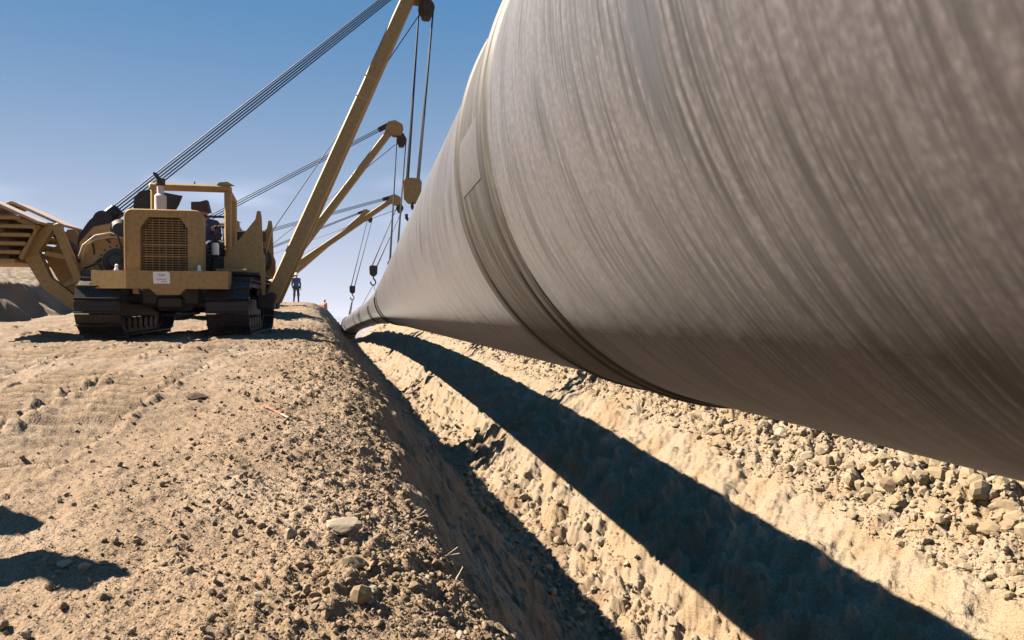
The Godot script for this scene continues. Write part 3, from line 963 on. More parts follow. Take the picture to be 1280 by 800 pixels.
func build_counterweight_side(root: Node3D) -> void:
	var st := stool()
	# hoist gear case and its drum
	add_plate(st, at3(-1.32, 0, 0.05), v2([-0.42, 1.02, 0.36, 1.02, 0.36, 1.95, 0.12, 2.1, -0.2, 2.02, -0.44, 1.72]), 0.9)
	var winch := part(root, "hoist_winch", done(st), mats["yellow"])
	st = stool()
	add_lathe(st, Transform3D(ALONG_Z, Vector3(-1.12, 1.38, 0.46)), [Vector2(0, 0), Vector2(0.24, 0), Vector2(0.24, 0.07), Vector2(0.16, 0.10), Vector2(0.1, 0.16), Vector2(0, 0.16)], 20)
	part(winch, "drum_flange", done(st), mats["grease"])
	st = stool()
	add_lathe(st, Transform3D(ALONG_Z, Vector3(-1.06, 1.98, 0.28)), [Vector2(0, 0), Vector2(0.2, 0), Vector2(0.2, 0.2), Vector2(0.12, 0.26), Vector2(0, 0.26)], 18)
	add_box(st, Transform3D(Basis(Vector3.BACK, -0.4), Vector3(-0.86, 1.78, 0.4)), Vector3(0.24, 0.34, 0.3), 0.05)
	part(winch, "hydraulic_motor", done(st), mats["grease"])
	for k in 2:
		st = stool()
		var o := 0.07 * k
		add_tube(st, [Vector3(-1.78 + o, 1.42 - o * 0.3, 0.5), Vector3(-1.66 + o * 0.6, 1.66, 0.6), Vector3(-1.45, 1.84 - o, 0.62), Vector3(-1.2, 1.90 - o, 0.58), Vector3(-1.02, 1.82, 0.5)], 0.022, 8)
		part(winch, "hose", done(st), mats["hose"])
	rng.seed = 19
	for k in 16:
		st = stool()
		var a := TAU * k / 16.0
		add_lathe(st, Transform3D(ALONG_Z, Vector3(-1.12 + cos(a) * 0.29, 1.38 + sin(a) * 0.29, 0.50)), [Vector2(0.02, 0), Vector2(0.02, 0.02), Vector2(0, 0.022)], 6)
		if 1.38 + sin(a) * 0.29 > 1.05: part(winch, "flange_bolt", done(st), mats["grease"])
	for k in 7:
		st = stool()
		var p := Vector3(rng.randf_range(-1.68, -0.78), rng.randf_range(1.08, 1.9), 0.47)
		add_tube(st, [p, p + Vector3(rng.randf_range(-0.2, 0.2), rng.randf_range(0.02, 0.12), 0.1), p + Vector3(rng.randf_range(-0.25, 0.25), rng.randf_range(-0.2, 0.2), 0.12), p + Vector3(rng.randf_range(-0.3, 0.3), rng.randf_range(-0.35, -0.1), 0.02)], rng.randf_range(0.014, 0.024), 7)
		part(winch, "hydraulic_line", done(st), mats["grease"])
	st = stool()
	add_box(st, at3(-0.92, 1.22, 0.56), Vector3(0.3, 0.26, 0.3), 0.04)
	add_box(st, at3(-1.5, 1.13, 0.56), Vector3(0.36, 0.14, 0.26), 0.03)
	part(winch, "valve_bank", done(st), mats["grease"])
	# mast plates that carry the lower sheave block
	st = stool()
	for z in [-0.24, 0.24]:
		add_plate(st, at3(-1.5, 1.85, z), v2([-0.42, -0.5, 0.16, -0.5, 0.30, 0.2, 0.20, 0.46, 0.02, 0.5, -0.18, 0.30, -0.36, 0.02]), 0.05)
	part(root, "sheave_bracket", done(st), mats["steel"])
	# dust-covered hydraulic cylinder beneath
	st = stool()
	add_tube(st, [Vector3(-1.1, 0.95, 0.3), Vector3(-2.1, 1.75, 0.3)], 0.09, 14)
	add_tube(st, [Vector3(-2.1, 1.75, 0.3), Vector3(-2.3, 1.9, 0.3)], 0.05, 12)
	part(root, "tilt_cylinder", done(st), mats["grease"])
	# two cranked swing arms
	for z in [0.62, -0.7]:
		st = stool()
		add_plate(st, at3(0, 0, z), v2([-1.50, 0.60, -1.78, 0.42, -2.32, 0.86, -2.62, 1.42, -2.56, 1.62, -2.22, 2.06, -2.06, 2.05, -2.38, 1.52, -2.18, 1.05, -1.76, 0.70]), 0.16)
		var arm := part(root, "weight_arm", done(st), mats["yellow"])
		st = stool()
		add_beam(st, Vector3(-2.10, 2.04, z + 0.02), Vector3(-1.60, 0.70, z + 0.02), 0.15, 0.14, Vector3.BACK)
		part(arm, "arm_rib", done(st), mats["yellow"])
		st = stool()
		add_beam(st, Vector3(-2.30, 1.50, z - 0.04), Vector3(-1.86, 1.42, z - 0.04), 0.12, 0.1, Vector3.BACK)
		add_beam(st, Vector3(-2.0, 0.9, z - 0.04), Vector3(-1.72, 1.06, z - 0.04), 0.12, 0.1, Vector3.BACK)
		part(arm, "arm_tie", done(st), mats["yellow"])
	st = stool()
	add_plate(st, at3(0, 0, -0.2), v2([-1.52, 0.62, -1.78, 0.46, -2.30, 0.88, -2.58, 1.42, -2.20, 2.02, -2.06, 2.02, -1.62, 0.9]), 0.08)
	part(root, "weight_web", done(st), mats["yellow"])
	# the pack of weight slabs with dark gaps
	for k in 6:
		var y := 1.34 + k * 0.155
		var xr := -2.66 + minf(k, 4.2) * 0.085
		if k == 5: xr = -2.55
		st = stool()
		var xl := -4.15
		add_box(st, at3((xl + xr) / 2, y, 0.0), Vector3(xr - xl, 0.07, 1.9), 0.012)
		part(root, "weight_slab", done(st), mats["yellow"])
	st = stool()
	add_box(st, at3(-3.45, 1.76, 0.0), Vector3(1.1, 0.92, 1.2), 0.0)
	part(root, "weight_core", done(st), mats["yellow"])
	st = stool()
	add_box(st, at3(-2.96, 1.85, 0.86), Vector3(0.13, 0.16, 0.2), 0.01)
	part(root, "weight_lug", done(st), mats["yellow"])
	# sloping dusty roof plates, front and rear
	for e in [[0.72, 0.0, 0.62], [-0.55, 0.06, 0.9]]:
		st = stool()
		add_beam(st, Vector3(-3.16, 2.46 + e[1], e[0]), Vector3(-2.24, 2.02 + e[1], e[0]), e[2], 0.05, Vector3.BACK, 0.01)
		part(root, "roof_plate", done(st), mats["dust_top"])
		st = stool()
		add_beam(st, Vector3(-3.16, 2.46 + e[1], e[0]), Vector3(-4.1, 2.02 + e[1], e[0]), e[2], 0.05, Vector3.BACK, 0.01)
		part(root, "roof_plate", done(st), mats["dust_top"])
	st = stool()
	add_plate(st, at3(0, 0, 0.86), v2([-2.28, 1.98, -2.62, 2.14, -2.72, 2.1, -2.36, 1.90, -2.62, 1.40, -2.56, 1.36]), 0.08)
	part(root, "weight_side", done(st), mats["yellow"])

# boom, cables and hook of one machine: tip and hook in local axes
func build_rig(root: Node3D, tip: Vector3, hook: Vector3, bands: bool, thick: float, bands_near: bool) -> void:
	var st: SurfaceTool
	var foot := Vector3(1.68, 0.72, 0)
	var dir := (tip - foot).normalized()
	var side := dir.cross(Vector3.BACK).normalized()
	for z in [0.36, -0.36]:
		st = stool()
		add_beam(st, foot + Vector3(0, 0, z) - dir * 0.1, tip + Vector3(0, 0, z * 0.13), 0.27 if bands_near else 0.22, 0.15, side, 0.025)
		var leg := part(root, "boom_leg", done(st), mats["yellow"])
		if bands and z > 0:
			for f in [0.625, 0.69]:
				st = stool()
				var c := foot.lerp(tip, f) + Vector3(0, 0, lerpf(z, z * 0.13, f))
				var d2 := (tip + Vector3(0, 0, z * 0.13) - foot - Vector3(0, 0, z)).normalized()
				add_beam(st, c - d2 * 0.012, c + d2 * 0.012, 0.282 if bands_near else 0.232, 0.162, side, 0.004)
				part(leg, "weld_band", done(st), mats["pale_yellow"])
	st = stool()
	for f in [0.3, 0.62]:
		var c := foot.lerp(tip, f)
		var zz := lerpf(0.36, 0.05, f)
		add_beam(st, c + Vector3(0, 0, zz), c - Vector3(0, 0, zz), 0.16, 0.1, side, 0.01)
	part(root, "boom_brace", done(st), mats["yellow"])
	# head sheave at the boom point
	st = stool()
	for z in [-0.2, 0.2]:
		add_plate(st, Transform3D(Basis.IDENTITY, tip + Vector3(0, 0, z)), v2([-0.26, -0.1, 0.0, -0.28, 0.24, -0.3, 0.34, -0.1, 0.3, 0.08, 0.06, 0.2, -0.18, 0.14]), 0.05)
	add_lathe(st, Transform3D(ALONG_Z, tip + Vector3(0.1, -0.08, -0.17)), [Vector2(0, 0), Vector2(0.2, 0), Vector2(0.15, 0.08), Vector2(0.2, 0.17), Vector2(0.15, 0.25), Vector2(0.2, 0.34), Vector2(0, 0.34)], 20)
	part(root, "boom_head", done(st), mats["yellow"])
	# hoist cables from the lower sheave block to the boom point
	var low := Vector3(-1.36, 2.30, 0.0)
	var up := tip + Vector3(-0.18, 0.06, 0)
	var d := (up - low).normalized()
	var across := d.cross(Vector3.BACK).normalized()
	st = stool()
	add_beam(st, low - d * 0.28, low + d * 0.18, 0.24, 0.26, across, 0.03)
	add_lathe(st, Transform3D(ALONG_Z, low - d * 0.15 + Vector3(0, 0, -0.16)), [Vector2(0, 0), Vector2(0.17, 0), Vector2(0.17, 0.32), Vector2(0, 0.32)], 16)
	part(root, "lower_sheave", done(st), mats["steel"])
	st = stool()
	add_beam(st, up - d * 0.35, up, 0.16, 0.2, across, 0.02)
	part(root, "upper_sheave", done(st), mats["steel"])
	var lines := 5 if bands_near else 3
	for k in lines:
		st = stool()
		var o := across * ((-0.10 + 0.05 * k) if bands_near else (-0.065 + 0.065 * k))
		add_tube(st, [low + d * 0.1 + o * 1.1, up - d * 0.3 + o * 0.75], thick, 6)
		part(root, "hoist_cable", done(st), mats["cable"])
	# upper load block, falls and hook block
	var top := tip + Vector3(0.28, -0.42, 0)
	st = stool()
	add_tube(st, [tip + Vector3(0.22, -0.12, 0), top + Vector3(0, 0.15, 0)], 0.05, 8)
	add_lathe(st, Transform3D(ALONG_Z, top + Vector3(0, 0, -0.13)), [Vector2(0, 0), Vector2(0.17, 0), Vector2(0.17, 0.26), Vector2(0, 0.26)], 18)
	add_box(st, Transform3D(Basis.IDENTITY, top), Vector3(0.2, 0.44, 0.32), 0.04)
	part(root, "upper_block", done(st), mats["rust"])
	st = stool()
	for z in [-0.15, 0.15]:
		add_plate(st, Transform3D(Basis.IDENTITY, hook + Vector3(0, 0, z)), v2([-0.19, 0.16, -0.14, 0.24, 0.14, 0.24, 0.19, 0.16, 0.17, -0.16, 0.08, -0.26, -0.08, -0.26, -0.17, -0.16]), 0.07)
	add_lathe(st, Transform3D(ALONG_Z, hook + Vector3(0, 0.02, -0.12)), [Vector2(0, 0), Vector2(0.15, 0), Vector2(0.11, 0.06), Vector2(0.15, 0.12), Vector2(0.11, 0.18), Vector2(0.15, 0.24), Vector2(0, 0.24)], 18)
	var hb := part(root, "hook_block", done(st), mats["yellow"] if bands_near else mats["rust"])
	st = stool()
	var hp := []
	for k in 12:
		var a := -PI * 0.5 - PI * 1.35 * (1.0 - k / 11.0) + PI * 1.35
		hp.append(hook + Vector3(cos(a) * 0.12, -0.56 + sin(a) * 0.12, 0))
	hp = [hook + Vector3(0, -0.22, 0), hook + Vector3(0, -0.36, 0), hook + Vector3(0.07, -0.44, 0), hook + Vector3(0.11, -0.55, 0), hook + Vector3(0.05, -0.66, 0), hook + Vector3(-0.05, -0.67, 0), hook + Vector3(-0.12, -0.58, 0), hook + Vector3(-0.12, -0.5, 0)]
	add_tube(st, hp, 0.035, 10)
	part(hb, "hook", done(st), mats["steel"])
	for sx in [-1.0, 1.0]:
		for k in 3:
			st = stool()
			var z := -0.09 + 0.09 * k
			add_tube(st, [top + Vector3(sx * 0.15, 0, z), hook + Vector3(sx * 0.11 + 0.02 * (k - 1), 0.1, z)], thick, 6)
			part(root, "load_cable", done(st), mats["cable"])
	st = stool()
	add_tube(st, [Vector3(1.45, 1.5, -0.3), Vector3(1.62, 2.12, -0.3), top + Vector3(-0.1, -0.05, -0.05)], thick * 0.8, 6)
	part(root, "load_line", done(st), mats["cable"])

# rope slings or a belt from a hook to the pipe; a thing of its own
func build_sling(s: float, hook: Vector3, belt: bool, label: String) -> void:
	var c := pipe_at(s)
	var o := thing("pipe_sling", c, label, "sling", "slings under the hooks")
	var eye := hook - c + Vector3(0, -0.64, 0)
	var st := stool()
	if belt:
		var w := 0.16
		for q in 2:
			var ring := []
			for k in 25:
				var a := PI + PI * k / 24.0
				ring.append(Vector3(cos(a), sin(a), 0) * (PIPE_R + 0.012))
			var pts := [eye] + ring + [eye]
			for k in pts.size() - 1:
				var dd: Vector3 = (pts[k + 1] - pts[k])
				if q == 0: add_box(st, Transform3D(Basis(dd.normalized(), Vector3.BACK.cross(dd).normalized(), Vector3.BACK), (pts[k] + pts[k + 1]) * 0.5), Vector3(dd.length() + 0.006, 0.018, w * (0.75 if k == 0 or k == pts.size() - 2 else 1.0)), 0.0)
		part(o, "belt", done(st), mats["belt"])
	else:
		for sg in [-1.0, 1.0]:
			st = stool()
			var e := pipe_at(s + 2.2 * sg) - c
			add_tube(st, [eye, e + Vector3(-0.06, PIPE_R + 0.05, 0)], 0.04, 8)
			part(o, "rope", done(st), mats["belt"])
			st = stool()
			var ring := []
			for k in 33:
				var a := TAU * k / 32.0
				ring.append(e + Vector3(cos(a), sin(a), 0) * (PIPE_R + 0.03))
			add_tube(st, ring, 0.028, 8, false)
			part(o, "choker", done(st), mats["belt"])

func build_machines() -> void:
	var spots := [
		{"t": -3.47, "s": 15.4, "tip": Vector3(1.02, 6.95, 0), "hook": Vector3(1.0, 2.66, 0), "w": 0.013, "label": "nearest yellow tracked pipelayer, front grille towards the camera, boom reaching out of frame"},
		{"t": -4.75, "s": 24.4, "tip": Vector3(0.95, 6.30, 0), "hook": Vector3(0.95, 1.62, 0), "w": 0.014, "label": "second yellow pipelayer, half hidden behind the nearest one, boom tip with black block"},
		{"t": -6.2, "s": 34.0, "tip": Vector3(1.35, 5.45, 0), "hook": Vector3(0.42, 2.1, 0), "w": 0.015, "label": "third yellow pipelayer in the row, boom leaning low over the pipe"},
		{"t": -7.4, "s": 48.0, "tip": Vector3(0.1, 6.75, 0), "hook": Vector3(-0.75, 1.72, 0), "w": 0.018, "label": "farthest yellow pipelayer at the end of the row, hook hanging on thin cables"},
	]
	var body := build_body()
	for i in spots.size():
		var p = spots[i]
		var gy: float = (ground_y(p.t - 1.02, p.s - 1.2) + ground_y(p.t + 1.09, p.s - 1.2) + ground_y(p.t - 1.02, p.s + 1.2) + ground_y(p.t + 1.09, p.s + 1.2)) / 4.0
		var root: Node3D = body if i == 0 else body.duplicate()
		root.name = numbered("pipelayer")
		add_child(root, true)
		tag(root, p.label, "pipelayer", "pipelayers in a row beside the trench")
		root.position = Vector3(p.t, gy + 0.05, -p.s)
		root.rotation.x = atan((g_of(p.s + 1.4) - g_of(p.s - 1.4)) / 2.8)
		p.root = root
	for i in spots.size():
		var p = spots[i]
		var root: Node3D = p.root
		var inv: Transform3D = root.transform.affine_inverse()
		var tip: Vector3 = p.tip + Vector3(0, 0, -p.s)
		var hook: Vector3 = p.hook + Vector3(0, 0, -p.s)
		build_rig(root, inv * tip, inv * hook, i < 2, p.w, i == 0)
		build_sling(p.s, hook, i < 3, ["black lifting belt under the nearest hook block", "black lifting belt below the second boom", "black belt round the pipe below the third boom", "pair of rope slings hanging from the farthest hook"][i])
# ---------------------------------------------------------------- people
# bones: [a, b, ra, rb, color]; smooth union meshed as surface nets, appended to the arrays
func mesh_bones(bones: Array, cell: float, blend: float, pos: PackedVector3Array, col: PackedColorArray, idx: PackedInt32Array) -> void:
	var lo := Vector3.ONE * 1e9
	var hi := Vector3.ONE * -1e9
	for b in bones:
		var r: float = maxf(b[2], b[3]) + cell * 2.5
		lo = lo.min(b[0] - Vector3.ONE * r).min(b[1] - Vector3.ONE * r)
		hi = hi.max(b[0] + Vector3.ONE * r).max(b[1] + Vector3.ONE * r)
	var n := Vector3i(((hi - lo) / cell).ceil()) + Vector3i.ONE
	var sum := PackedFloat32Array()
	sum.resize(n.x * n.y * n.z)
	var kk := 1.0 / blend
	for b in bones:
		var a: Vector3 = b[0]
		var ab: Vector3 = b[1] - a
		var l2 := maxf(ab.length_squared(), 1e-9)
		var r: float = maxf(b[2], b[3]) + cell * 2.0 + blend * 3.0
		var p0 := Vector3i(((a.min(b[1]) - Vector3.ONE * r - lo) / cell).floor()).clamp(Vector3i.ZERO, n - Vector3i.ONE)
		var p1 := Vector3i(((a.max(b[1]) + Vector3.ONE * r - lo) / cell).ceil()).clamp(Vector3i.ZERO, n - Vector3i.ONE)
		for z in range(p0.z, p1.z + 1):
			for y in range(p0.y, p1.y + 1):
				for x in range(p0.x, p1.x + 1):
					var p := lo + Vector3(x, y, z) * cell
					var h := clampf((p - a).dot(ab) / l2, 0.0, 1.0)
					var d: float = p.distance_to(a + ab * h) - lerpf(b[2], b[3], h)
					if d < r: sum[(z * n.y + y) * n.x + x] += exp(clampf(-d * kk, -60.0, 60.0))
	var vid := {}
	for z in n.z - 1:
		for y in n.y - 1:
			for x in n.x - 1:
				var base := (z * n.y + y) * n.x + x
				var inside := 0
				var f := []
				for c in 8:
					var v := sum[base + (c & 1) + ((c >> 1) & 1) * n.x + (c >> 2) * n.x * n.y]
					f.append(v)
					if v > 1.0: inside += 1
				if inside == 0 or inside == 8: continue
				var acc := Vector3.ZERO
				var cnt := 0
				for c in 8:
					for ax in 3:
						if c & (1 << ax): continue
						var e := c | (1 << ax)
						if (f[c] > 1.0) != (f[e] > 1.0):
							var d0 := log(maxf(f[c], 1e-12))
							var d1 := log(maxf(f[e], 1e-12))
							var q := Vector3(c & 1, (c >> 1) & 1, c >> 2)
							q[ax] += d0 / (d0 - d1)
							acc += q; cnt += 1
				var p := lo + (Vector3(x, y, z) + acc / cnt) * cell
				vid[base] = pos.size()
				pos.append(p)
				var best := 1e9
				var bc := Color.WHITE
				for b in bones:
					var ab: Vector3 = b[1] - b[0]
					var h := clampf((p - b[0]).dot(ab) / maxf(ab.length_squared(), 1e-9), 0.0, 1.0)
					var d: float = p.distance_to(b[0] + ab * h) - lerpf(b[2], b[3], h)
					if d < best: best = d; bc = b[4]
				col.append(bc)
	for z in range(1, n.z - 1):
		for y in range(1, n.y - 1):
			for x in range(1, n.x - 1):
				var i0 := (z * n.y + y) * n.x + x
				var a0 := sum[i0] > 1.0
				for ax in 3:
					var st: int = [1, n.x, n.x * n.y][ax]
					if a0 == (sum[i0 + st] > 1.0): continue
					var u: int = [n.x, n.x * n.y, 1][ax]
					var v: int = [n.x * n.y, 1, n.x][ax]
					var q := [i0, i0 - u, i0 - u - v, i0 - v]
					if not (vid.has(q[0]) and vid.has(q[1]) and vid.has(q[2]) and vid.has(q[3])): continue
					if a0: idx.append_array([vid[q[0]], vid[q[2]], vid[q[1]], vid[q[0]], vid[q[3]], vid[q[2]]])
					else: idx.append_array([vid[q[0]], vid[q[1]], vid[q[2]], vid[q[0]], vid[q[2]], vid[q[3]]])

func bones_moved(bones: Array, xf: Transform3D) -> Array:
	var o := []
	for b in bones: o.append([xf * b[0], xf * b[1], b[2], b[3], b[4]])
	return o

func hand_bones(skin: Color, mirror: float) -> Array:
	# hand hanging along -y from the wrist, palm towards x * mirror, fingers a little curled
	var o := [[Vector3(0, 0.02, 0), Vector3(0, -0.03, 0.012), 0.026, 0.024, skin], [Vector3(0, -0.03, 0.022), Vector3(0, -0.085, 0.03), 0.017, 0.014, skin], [Vector3(0, -0.03, -0.012), Vector3(0, -0.085, -0.026), 0.017, 0.013, skin], [Vector3(0, -0.02, 0), Vector3(0, -0.085, 0.002), 0.02, 0.015, skin]]
	var zs := [0.031, 0.011, -0.009, -0.028]
	var ls := [0.070, 0.078, 0.072, 0.055]
	for k in 4:
		var r := Vector3(0, -0.088, zs[k])
		var m := r + Vector3(0.010 * mirror, -ls[k] * 0.55, zs[k] * 0.1)
		o.append([r, m, 0.0095, 0.0085, skin])
		o.append([m, m + Vector3(0.026 * mirror, -ls[k] * 0.38, 0), 0.0085, 0.0075, skin])
	o.append([Vector3(0, -0.025, 0.03), Vector3(0.012 * mirror, -0.062, 0.056), 0.012, 0.010, skin])
	o.append([Vector3(0.012 * mirror, -0.062, 0.056), Vector3(0.022 * mirror, -0.095, 0.058), 0.010, 0.008, skin])
	return o

func head_bones(skin: Color, hair: Color) -> Array:
	# face towards +z, origin at the middle of the head
	var dark := Color(0.02, 0.015, 0.012)
	return [[Vector3(0, 0.03, -0.012), Vector3(0, 0.025, -0.028), 0.078, 0.078, skin], [Vector3(0, -0.02, 0.022), Vector3(0, -0.055, 0.03), 0.058, 0.042, skin], [Vector3(0, -0.085, 0.045), Vector3(0, -0.088, 0.05), 0.022, 0.02, skin],
		[Vector3(0, 0.01, 0.078), Vector3(0, -0.022, 0.098), 0.009, 0.014, skin], [Vector3(-0.078, 0.0, -0.01), Vector3(-0.08, -0.03, -0.004), 0.012, 0.01, skin], [Vector3(0.078, 0.0, -0.01), Vector3(0.08, -0.03, -0.004), 0.012, 0.01, skin],
		[Vector3(-0.03, 0.012, 0.068), Vector3(-0.032, 0.012, 0.069), 0.0105, 0.0105, dark], [Vector3(0.03, 0.012, 0.068), Vector3(0.032, 0.012, 0.069), 0.0105, 0.0105, dark], [Vector3(-0.02, -0.058, 0.066), Vector3(0.02, -0.058, 0.066), 0.008, 0.008, Color(0.28, 0.1, 0.08)],
		[Vector3(0, 0.045, -0.03), Vector3(0, 0.0, -0.05), 0.079, 0.07, hair], [Vector3(0, -0.1, -0.02), Vector3(0, -0.15, -0.03), 0.052, 0.055, skin]]

func finish_person(root: Node3D, body: Array, hands: Array, head: Array, cell: float) -> void:
	var pos := PackedVector3Array(); var col := PackedColorArray(); var idx := PackedInt32Array()
	mesh_bones(body, cell, cell * 0.9, pos, col, idx)
	mesh_bones(head, 0.009, 0.006, pos, col, idx)
	for h in hands: mesh_bones(h, 0.006, 0.003, pos, col, idx)
	var st := stool()
	st.set_smooth_group(0)
	for i in range(0, idx.size(), 3):
		for k in 3:
			st.set_color(col[idx[i + k]])
			st.add_vertex(pos[idx[i + k]])
	part(root, "body", done(st), mats["person"])

func helmet(root: Node3D, at: Transform3D, m: Material, called := "hard_hat") -> void:
	var st := stool()
	add_lathe(st, at, [Vector2(0.14, -0.005), Vector2(0.142, 0.003), Vector2(0.112, 0.012), Vector2(0.108, 0.05), Vector2(0.09, 0.095), Vector2(0.055, 0.122), Vector2(0, 0.13)], 20)
	add_box(st, at * Transform3D(Basis(Vector3.RIGHT, 0.2), Vector3(0, -0.003, 0.135)), Vector3(0.15, 0.008, 0.08), 0.003)
	part(root, called, done(st), m)

func standing(at: Vector3, turn: float, label: String, top: Color, legs: Color, hat: Material, hat_name := "hard_hat", spread := 0.0) -> void:
	var root := thing("person", at, label, "person")
	root.rotation.y = turn
	var skin := Color(0.35, 0.2, 0.13)
	var shoe := Color(0.04, 0.03, 0.025)
	var b := []
	var hands := []
	for sg in [-1.0, 1.0]:
		var hip := Vector3(0.095 * sg, 0.93, 0)
		var knee := Vector3(0.115 * sg, 0.50, 0.02 + 0.03 * sg)
		var ank := Vector3(0.13 * sg, 0.09, -0.03 + 0.03 * sg)
		b.append([hip, knee, 0.092, 0.066, legs]); b.append([knee, ank, 0.064, 0.048, legs])
		b.append([ank + Vector3(0, -0.035, -0.03), ank + Vector3(0.03 * sg, -0.05, 0.15), 0.045, 0.036, shoe])
		var sh := Vector3(0.19 * sg, 1.43, 0)
		var el := Vector3((0.25 + spread * 0.18) * sg, 1.15, -0.03)
		var wr := Vector3((0.24 + spread * 0.02) * sg, 0.91 + spread * 0.08, 0.06 + spread * 0.08)
		b.append([Vector3(0.08 * sg, 1.46, 0), sh, 0.065, 0.068, top])
		b.append([sh, el, 0.062, 0.048, top]); b.append([el, wr, 0.047, 0.036, top])
		var down := (el - wr).normalized()
		var side := Vector3.BACK.cross(down).normalized()
		hands.append(bones_moved(hand_bones(skin, -sg), Transform3D(Basis(down.cross(side.cross(down).normalized()).normalized(), down, side.cross(down).normalized()), wr)))
	b.append([Vector3(-0.07, 0.95, 0), Vector3(0.07, 0.95, 0), 0.115, 0.115, legs])
	b.append([Vector3(0, 1.06, 0), Vector3(0, 1.25, 0), 0.14, 0.145, top])
	b.append([Vector3(-0.06, 1.32, 0), Vector3(0.06, 1.32, 0), 0.13, 0.13, top])
	b.append([Vector3(0, 1.42, -0.01), Vector3(0, 1.56, 0.005), 0.065, 0.052, skin])
	var hd := Transform3D(Basis.IDENTITY, Vector3(0, 1.655, 0.02))
	finish_person(root, b, hands, bones_moved(head_bones(skin, Color(0.03, 0.02, 0.015)), hd), 0.022)
	helmet(root, hd * at3(0, 0.045, -0.02), hat, hat_name)

func operator(at: Vector3, label: String) -> void:
	var root := thing("person", at, label, "person")
	var skin := Color(0.33, 0.19, 0.12)
	var top := Color(0.035, 0.045, 0.10)
	var legs := Color(0.03, 0.032, 0.045)
	var b := []
	var hands := []
	for sg in [-1.0, 1.0]:
		var hip := Vector3(0.1 * sg, 0.1, 0.0)
		var knee := Vector3(0.16 * sg, 0.14, 0.43)
		var ank := Vector3(0.17 * sg, -0.27, 0.5)
		b.append([hip, knee, 0.092, 0.066, legs]); b.append([knee, ank, 0.063, 0.048, legs])
		b.append([ank + Vector3(0, -0.03, -0.03), ank + Vector3(0, -0.05, 0.15), 0.045, 0.036, Color(0.04, 0.03, 0.025)])
		var sh := Vector3(0.2 * sg, 0.60, 0.04)
		var el := Vector3(0.29 * sg, 0.36, 0.14)
		var wr := Vector3(0.27 * sg, 0.42, 0.37)
		b.append([Vector3(0.08 * sg, 0.63, 0.04), sh, 0.07, 0.072, top])
		b.append([sh, el, 0.064, 0.05, top]); b.append([el, wr, 0.048, 0.037, top])
		var down := (el - wr).normalized()
		hands.append(bones_moved(hand_bones(skin, -sg), Transform3D(Basis(down.cross(Vector3.UP).normalized(), down, down.cross(Vector3.UP).normalized().cross(down)), wr)))
	b.append([Vector3(-0.08, 0.11, 0), Vector3(0.08, 0.11, 0), 0.12, 0.12, legs])
	b.append([Vector3(0, 0.22, 0), Vector3(0, 0.42, 0.02), 0.145, 0.15, top])
	b.append([Vector3(-0.07, 0.5, 0.03), Vector3(0.07, 0.5, 0.03), 0.135, 0.135, top])
	b.append([Vector3(0, 0.6, 0.04), Vector3(0, 0.74, 0.06), 0.065, 0.054, skin])
	var hd := Transform3D(Basis(Vector3.UP, 0.5), Vector3(0.0, 0.83, 0.08))
	finish_person(root, b, hands, bones_moved(head_bones(skin, Color(0.03, 0.02, 0.015)), hd), 0.022)
	var st := stool()
	add_plate(st, hd * Transform3D(Basis(Vector3.UP, -0.5), Vector3(-0.07, 0.09, -0.01)), v2([-0.17, -0.05, 0.19, -0.10, 0.13, 0.15, 0.0, 0.11, -0.17, 0.10]), 0.22)
	part(root, "cap", done(st), mats["cap_dark"])

func build_people() -> void:
	var m1: Node3D = find_child("pipelayer", false, false)
	operator(m1.transform * Vector3(0.25, 1.63, -0.55), "operator in dark blue jacket and dark cap seated in the nearest pipelayer")
	standing(on_ground(-4.0, 45.0), 0.35, "man in white hard hat and blue jacket standing on the ridge beside the booms", Color(0.05, 0.075, 0.16), Color(0.035, 0.035, 0.05), mats["helmet_white"])
	standing(on_ground(-3.6, 69.0), 2.6, "distant figure in orange clothes half hidden beyond the ridge", Color(0.45, 0.17, 0.07), Color(0.35, 0.15, 0.07), mats["helmet_orange"])
	standing(on_ground(-3.02, 4.10), 0.1, "bystander just left of the picture whose broad shadow falls across the bank", Color(0.1, 0.1, 0.12), Color(0.06, 0.06, 0.07), mats["helmet_white"], "hard_hat", 0.25)
	standing(on_ground(-3.62, 4.80), 0.1, "second bystander left of the picture casting the smaller rounded shadow", Color(0.2, 0.12, 0.08), Color(0.06, 0.06, 0.07), mats["helmet_white"])

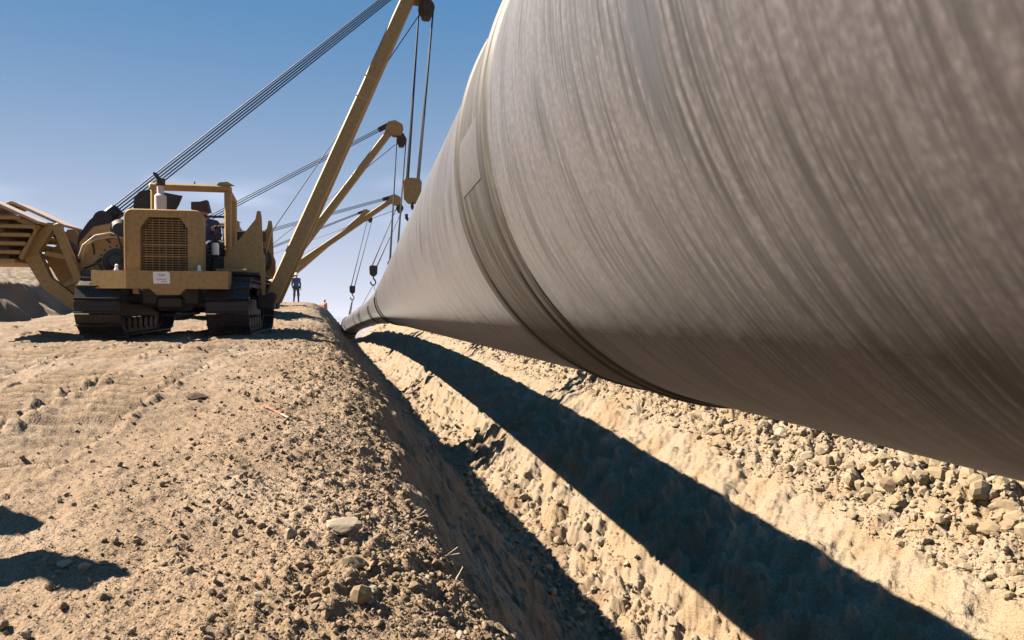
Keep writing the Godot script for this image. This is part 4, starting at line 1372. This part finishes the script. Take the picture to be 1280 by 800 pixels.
# ---------------------------------------------------------------- small finds on the bank
func build_litter() -> void:
	var o := thing("survey_stake", on_ground(-0.72, 6.75, 0.03), "thin red-topped wooden stake lying on the near bank", "stake")
	var a := on_ground(-0.92, 7.05, 0.03) - o.position
	var b := on_ground(-0.64, 6.46, 0.03) - o.position
	var m := a.lerp(b, 0.72)
	var st := stool()
	add_beam(st, a, m, 0.022, 0.012, Vector3.RIGHT, 0.003)
	part(o, "painted_end", done(st), mats["red_paint"])
	st = stool()
	add_beam(st, m, b, 0.021, 0.011, Vector3.RIGHT, 0.003)
	part(o, "bare_end", done(st), mats["dry_wood"])
	rng.seed = 41
	var twigs := [[0.28, 4.1, 0.5, 0.16, "forked dry twig sticking out of the trench lip"], [0.45, 3.55, 1.2, 0.12, "thick dry twig on the shaded slope below the lip"], [0.42, 3.8, 0.1, 0.15, "thin dry straw on the shaded slope below the lip"]]
	for t in twigs:
		var p := on_ground(t[0], t[1], 0.02)
		var q := thing("twig", p, t[4], "twig")
		st = stool()
		var d: Vector3 = Vector3(cos(t[2]), 0.15, -sin(t[2])) * t[3]
		add_tube(st, [-d * 0.5, Vector3(0, 0.012, 0), d * 0.5 + Vector3(0, 0.01, 0.01)], 0.005 if t[3] < 0.15 else 0.003, 6)
		part(q, "stem", done(st), mats["dry_wood"])
		st = stool()
		add_tube(st, [Vector3(0, 0.01, 0), d * 0.3 + Vector3(0.02, 0.05, 0.01)], 0.003, 5)
		part(q, "side_shoot", done(st), mats["dry_wood"])

# ---------------------------------------------------------------- all of it
func setup_view() -> void:
	var cam := Camera3D.new()
	cam.name = "camera"
	cam.fov = 47.92
	cam.near = 0.02
	cam.far = 12000.0
	cam.rotation_degrees = Vector3(-0.32, -YAW, 0)
	var lens := CameraAttributesPhysical.new()
	lens.frustum_focal_length = 27.0
	lens.frustum_focus_distance = 7.0
	lens.frustum_near = 0.02
	lens.frustum_far = 12000.0
	lens.exposure_aperture = 18.0
	cam.attributes = lens
	cam.current = true
	add_child(cam)
	var sun := DirectionalLight3D.new()
	sun.name = "sun"
	sun.light_energy = 1.6
	sun.light_color = Color(1.0, 0.945, 0.87)
	sun.light_angular_distance = 0.5
	sun.shadow_enabled = true
	sun.sky_mode = DirectionalLight3D.SKY_MODE_LIGHT_ONLY
	add_child(sun)
	sun.look_at_from_position(Vector3.ZERO, Vector3(1.0, -0.956, 0.33), Vector3.UP)
	var sky_m := ProceduralSkyMaterial.new()
	sky_m.sky_top_color = lin(0.026, 0.205, 0.46)
	sky_m.sky_horizon_color = lin(0.79, 0.81, 0.92)
	sky_m.sky_curve = 0.135
	sky_m.ground_bottom_color = Color(0.5, 0.42, 0.33)
	sky_m.ground_horizon_color = Color(0.75, 0.74, 0.76)
	sky_m.sun_angle_max = 1.0
	sky_m.sky_cover = ImageTexture.create_from_image(cloud_image())
	sky_m.sky_cover_modulate = Color(0.8, 0.8, 0.85, 1.0)
	var sky := Sky.new()
	sky.sky_material = sky_m
	var e := Environment.new()
	e.background_mode = Environment.BG_SKY
	e.sky = sky
	e.background_energy_multiplier = 0.255
	e.tonemap_mode = Environment.TONE_MAPPER_LINEAR
	e.tonemap_exposure = 4.0
	e.sdfgi_enabled = true
	e.ssao_enabled = true
	e.ssil_enabled = true
	e.fog_enabled = true
	e.fog_density = 0.00013
	e.fog_light_color = Color(0.80, 0.84, 0.95)
	var w := WorldEnvironment.new()
	w.name = "environment"
	w.environment = e
	add_child(w)

# thin streaks of high cloud low over the horizon
func cloud_image() -> Image:
	var w := 1024
	var h := 512
	var img := Image.create(w, h, false, Image.FORMAT_RGBA8)
	var n := FastNoiseLite.new(); n.seed = 8; n.frequency = 1.0; n.fractal_octaves = 5
	for j in h / 2:
		var el := 90.0 - 180.0 * (j + 0.5) / h
		var band := exp(-pow((el - 9.0) / 2.6, 2.0))
		if band < 0.02: continue
		for i in w:
			var a := TAU * i / w
			var v := n.get_noise_3d(cos(a) * 3.0, sin(a) * 3.0, el * 0.38 + 2.0 * cos(a * 2.0))
			var f := clampf(v * 1.6 - 0.12, 0.0, 1.0) * band
			img.set_pixel(i, j, Color(1, 0.97, 0.96, f * 0.35))
	return img

func _ready() -> void:
	var t0 := Time.get_ticks_msec()
	setup_view()
	make_materials()
	setup_terrain()
	build_ground()
	print("ground done ", Time.get_ticks_msec() - t0)
	build_pipe()
	print("pipe done ", Time.get_ticks_msec() - t0)
	build_stones()
	print("stones done ", Time.get_ticks_msec() - t0)
	build_machines()
	print("machines done ", Time.get_ticks_msec() - t0)
	build_people()
	build_litter()
	print("all done ", Time.get_ticks_msec() - t0)
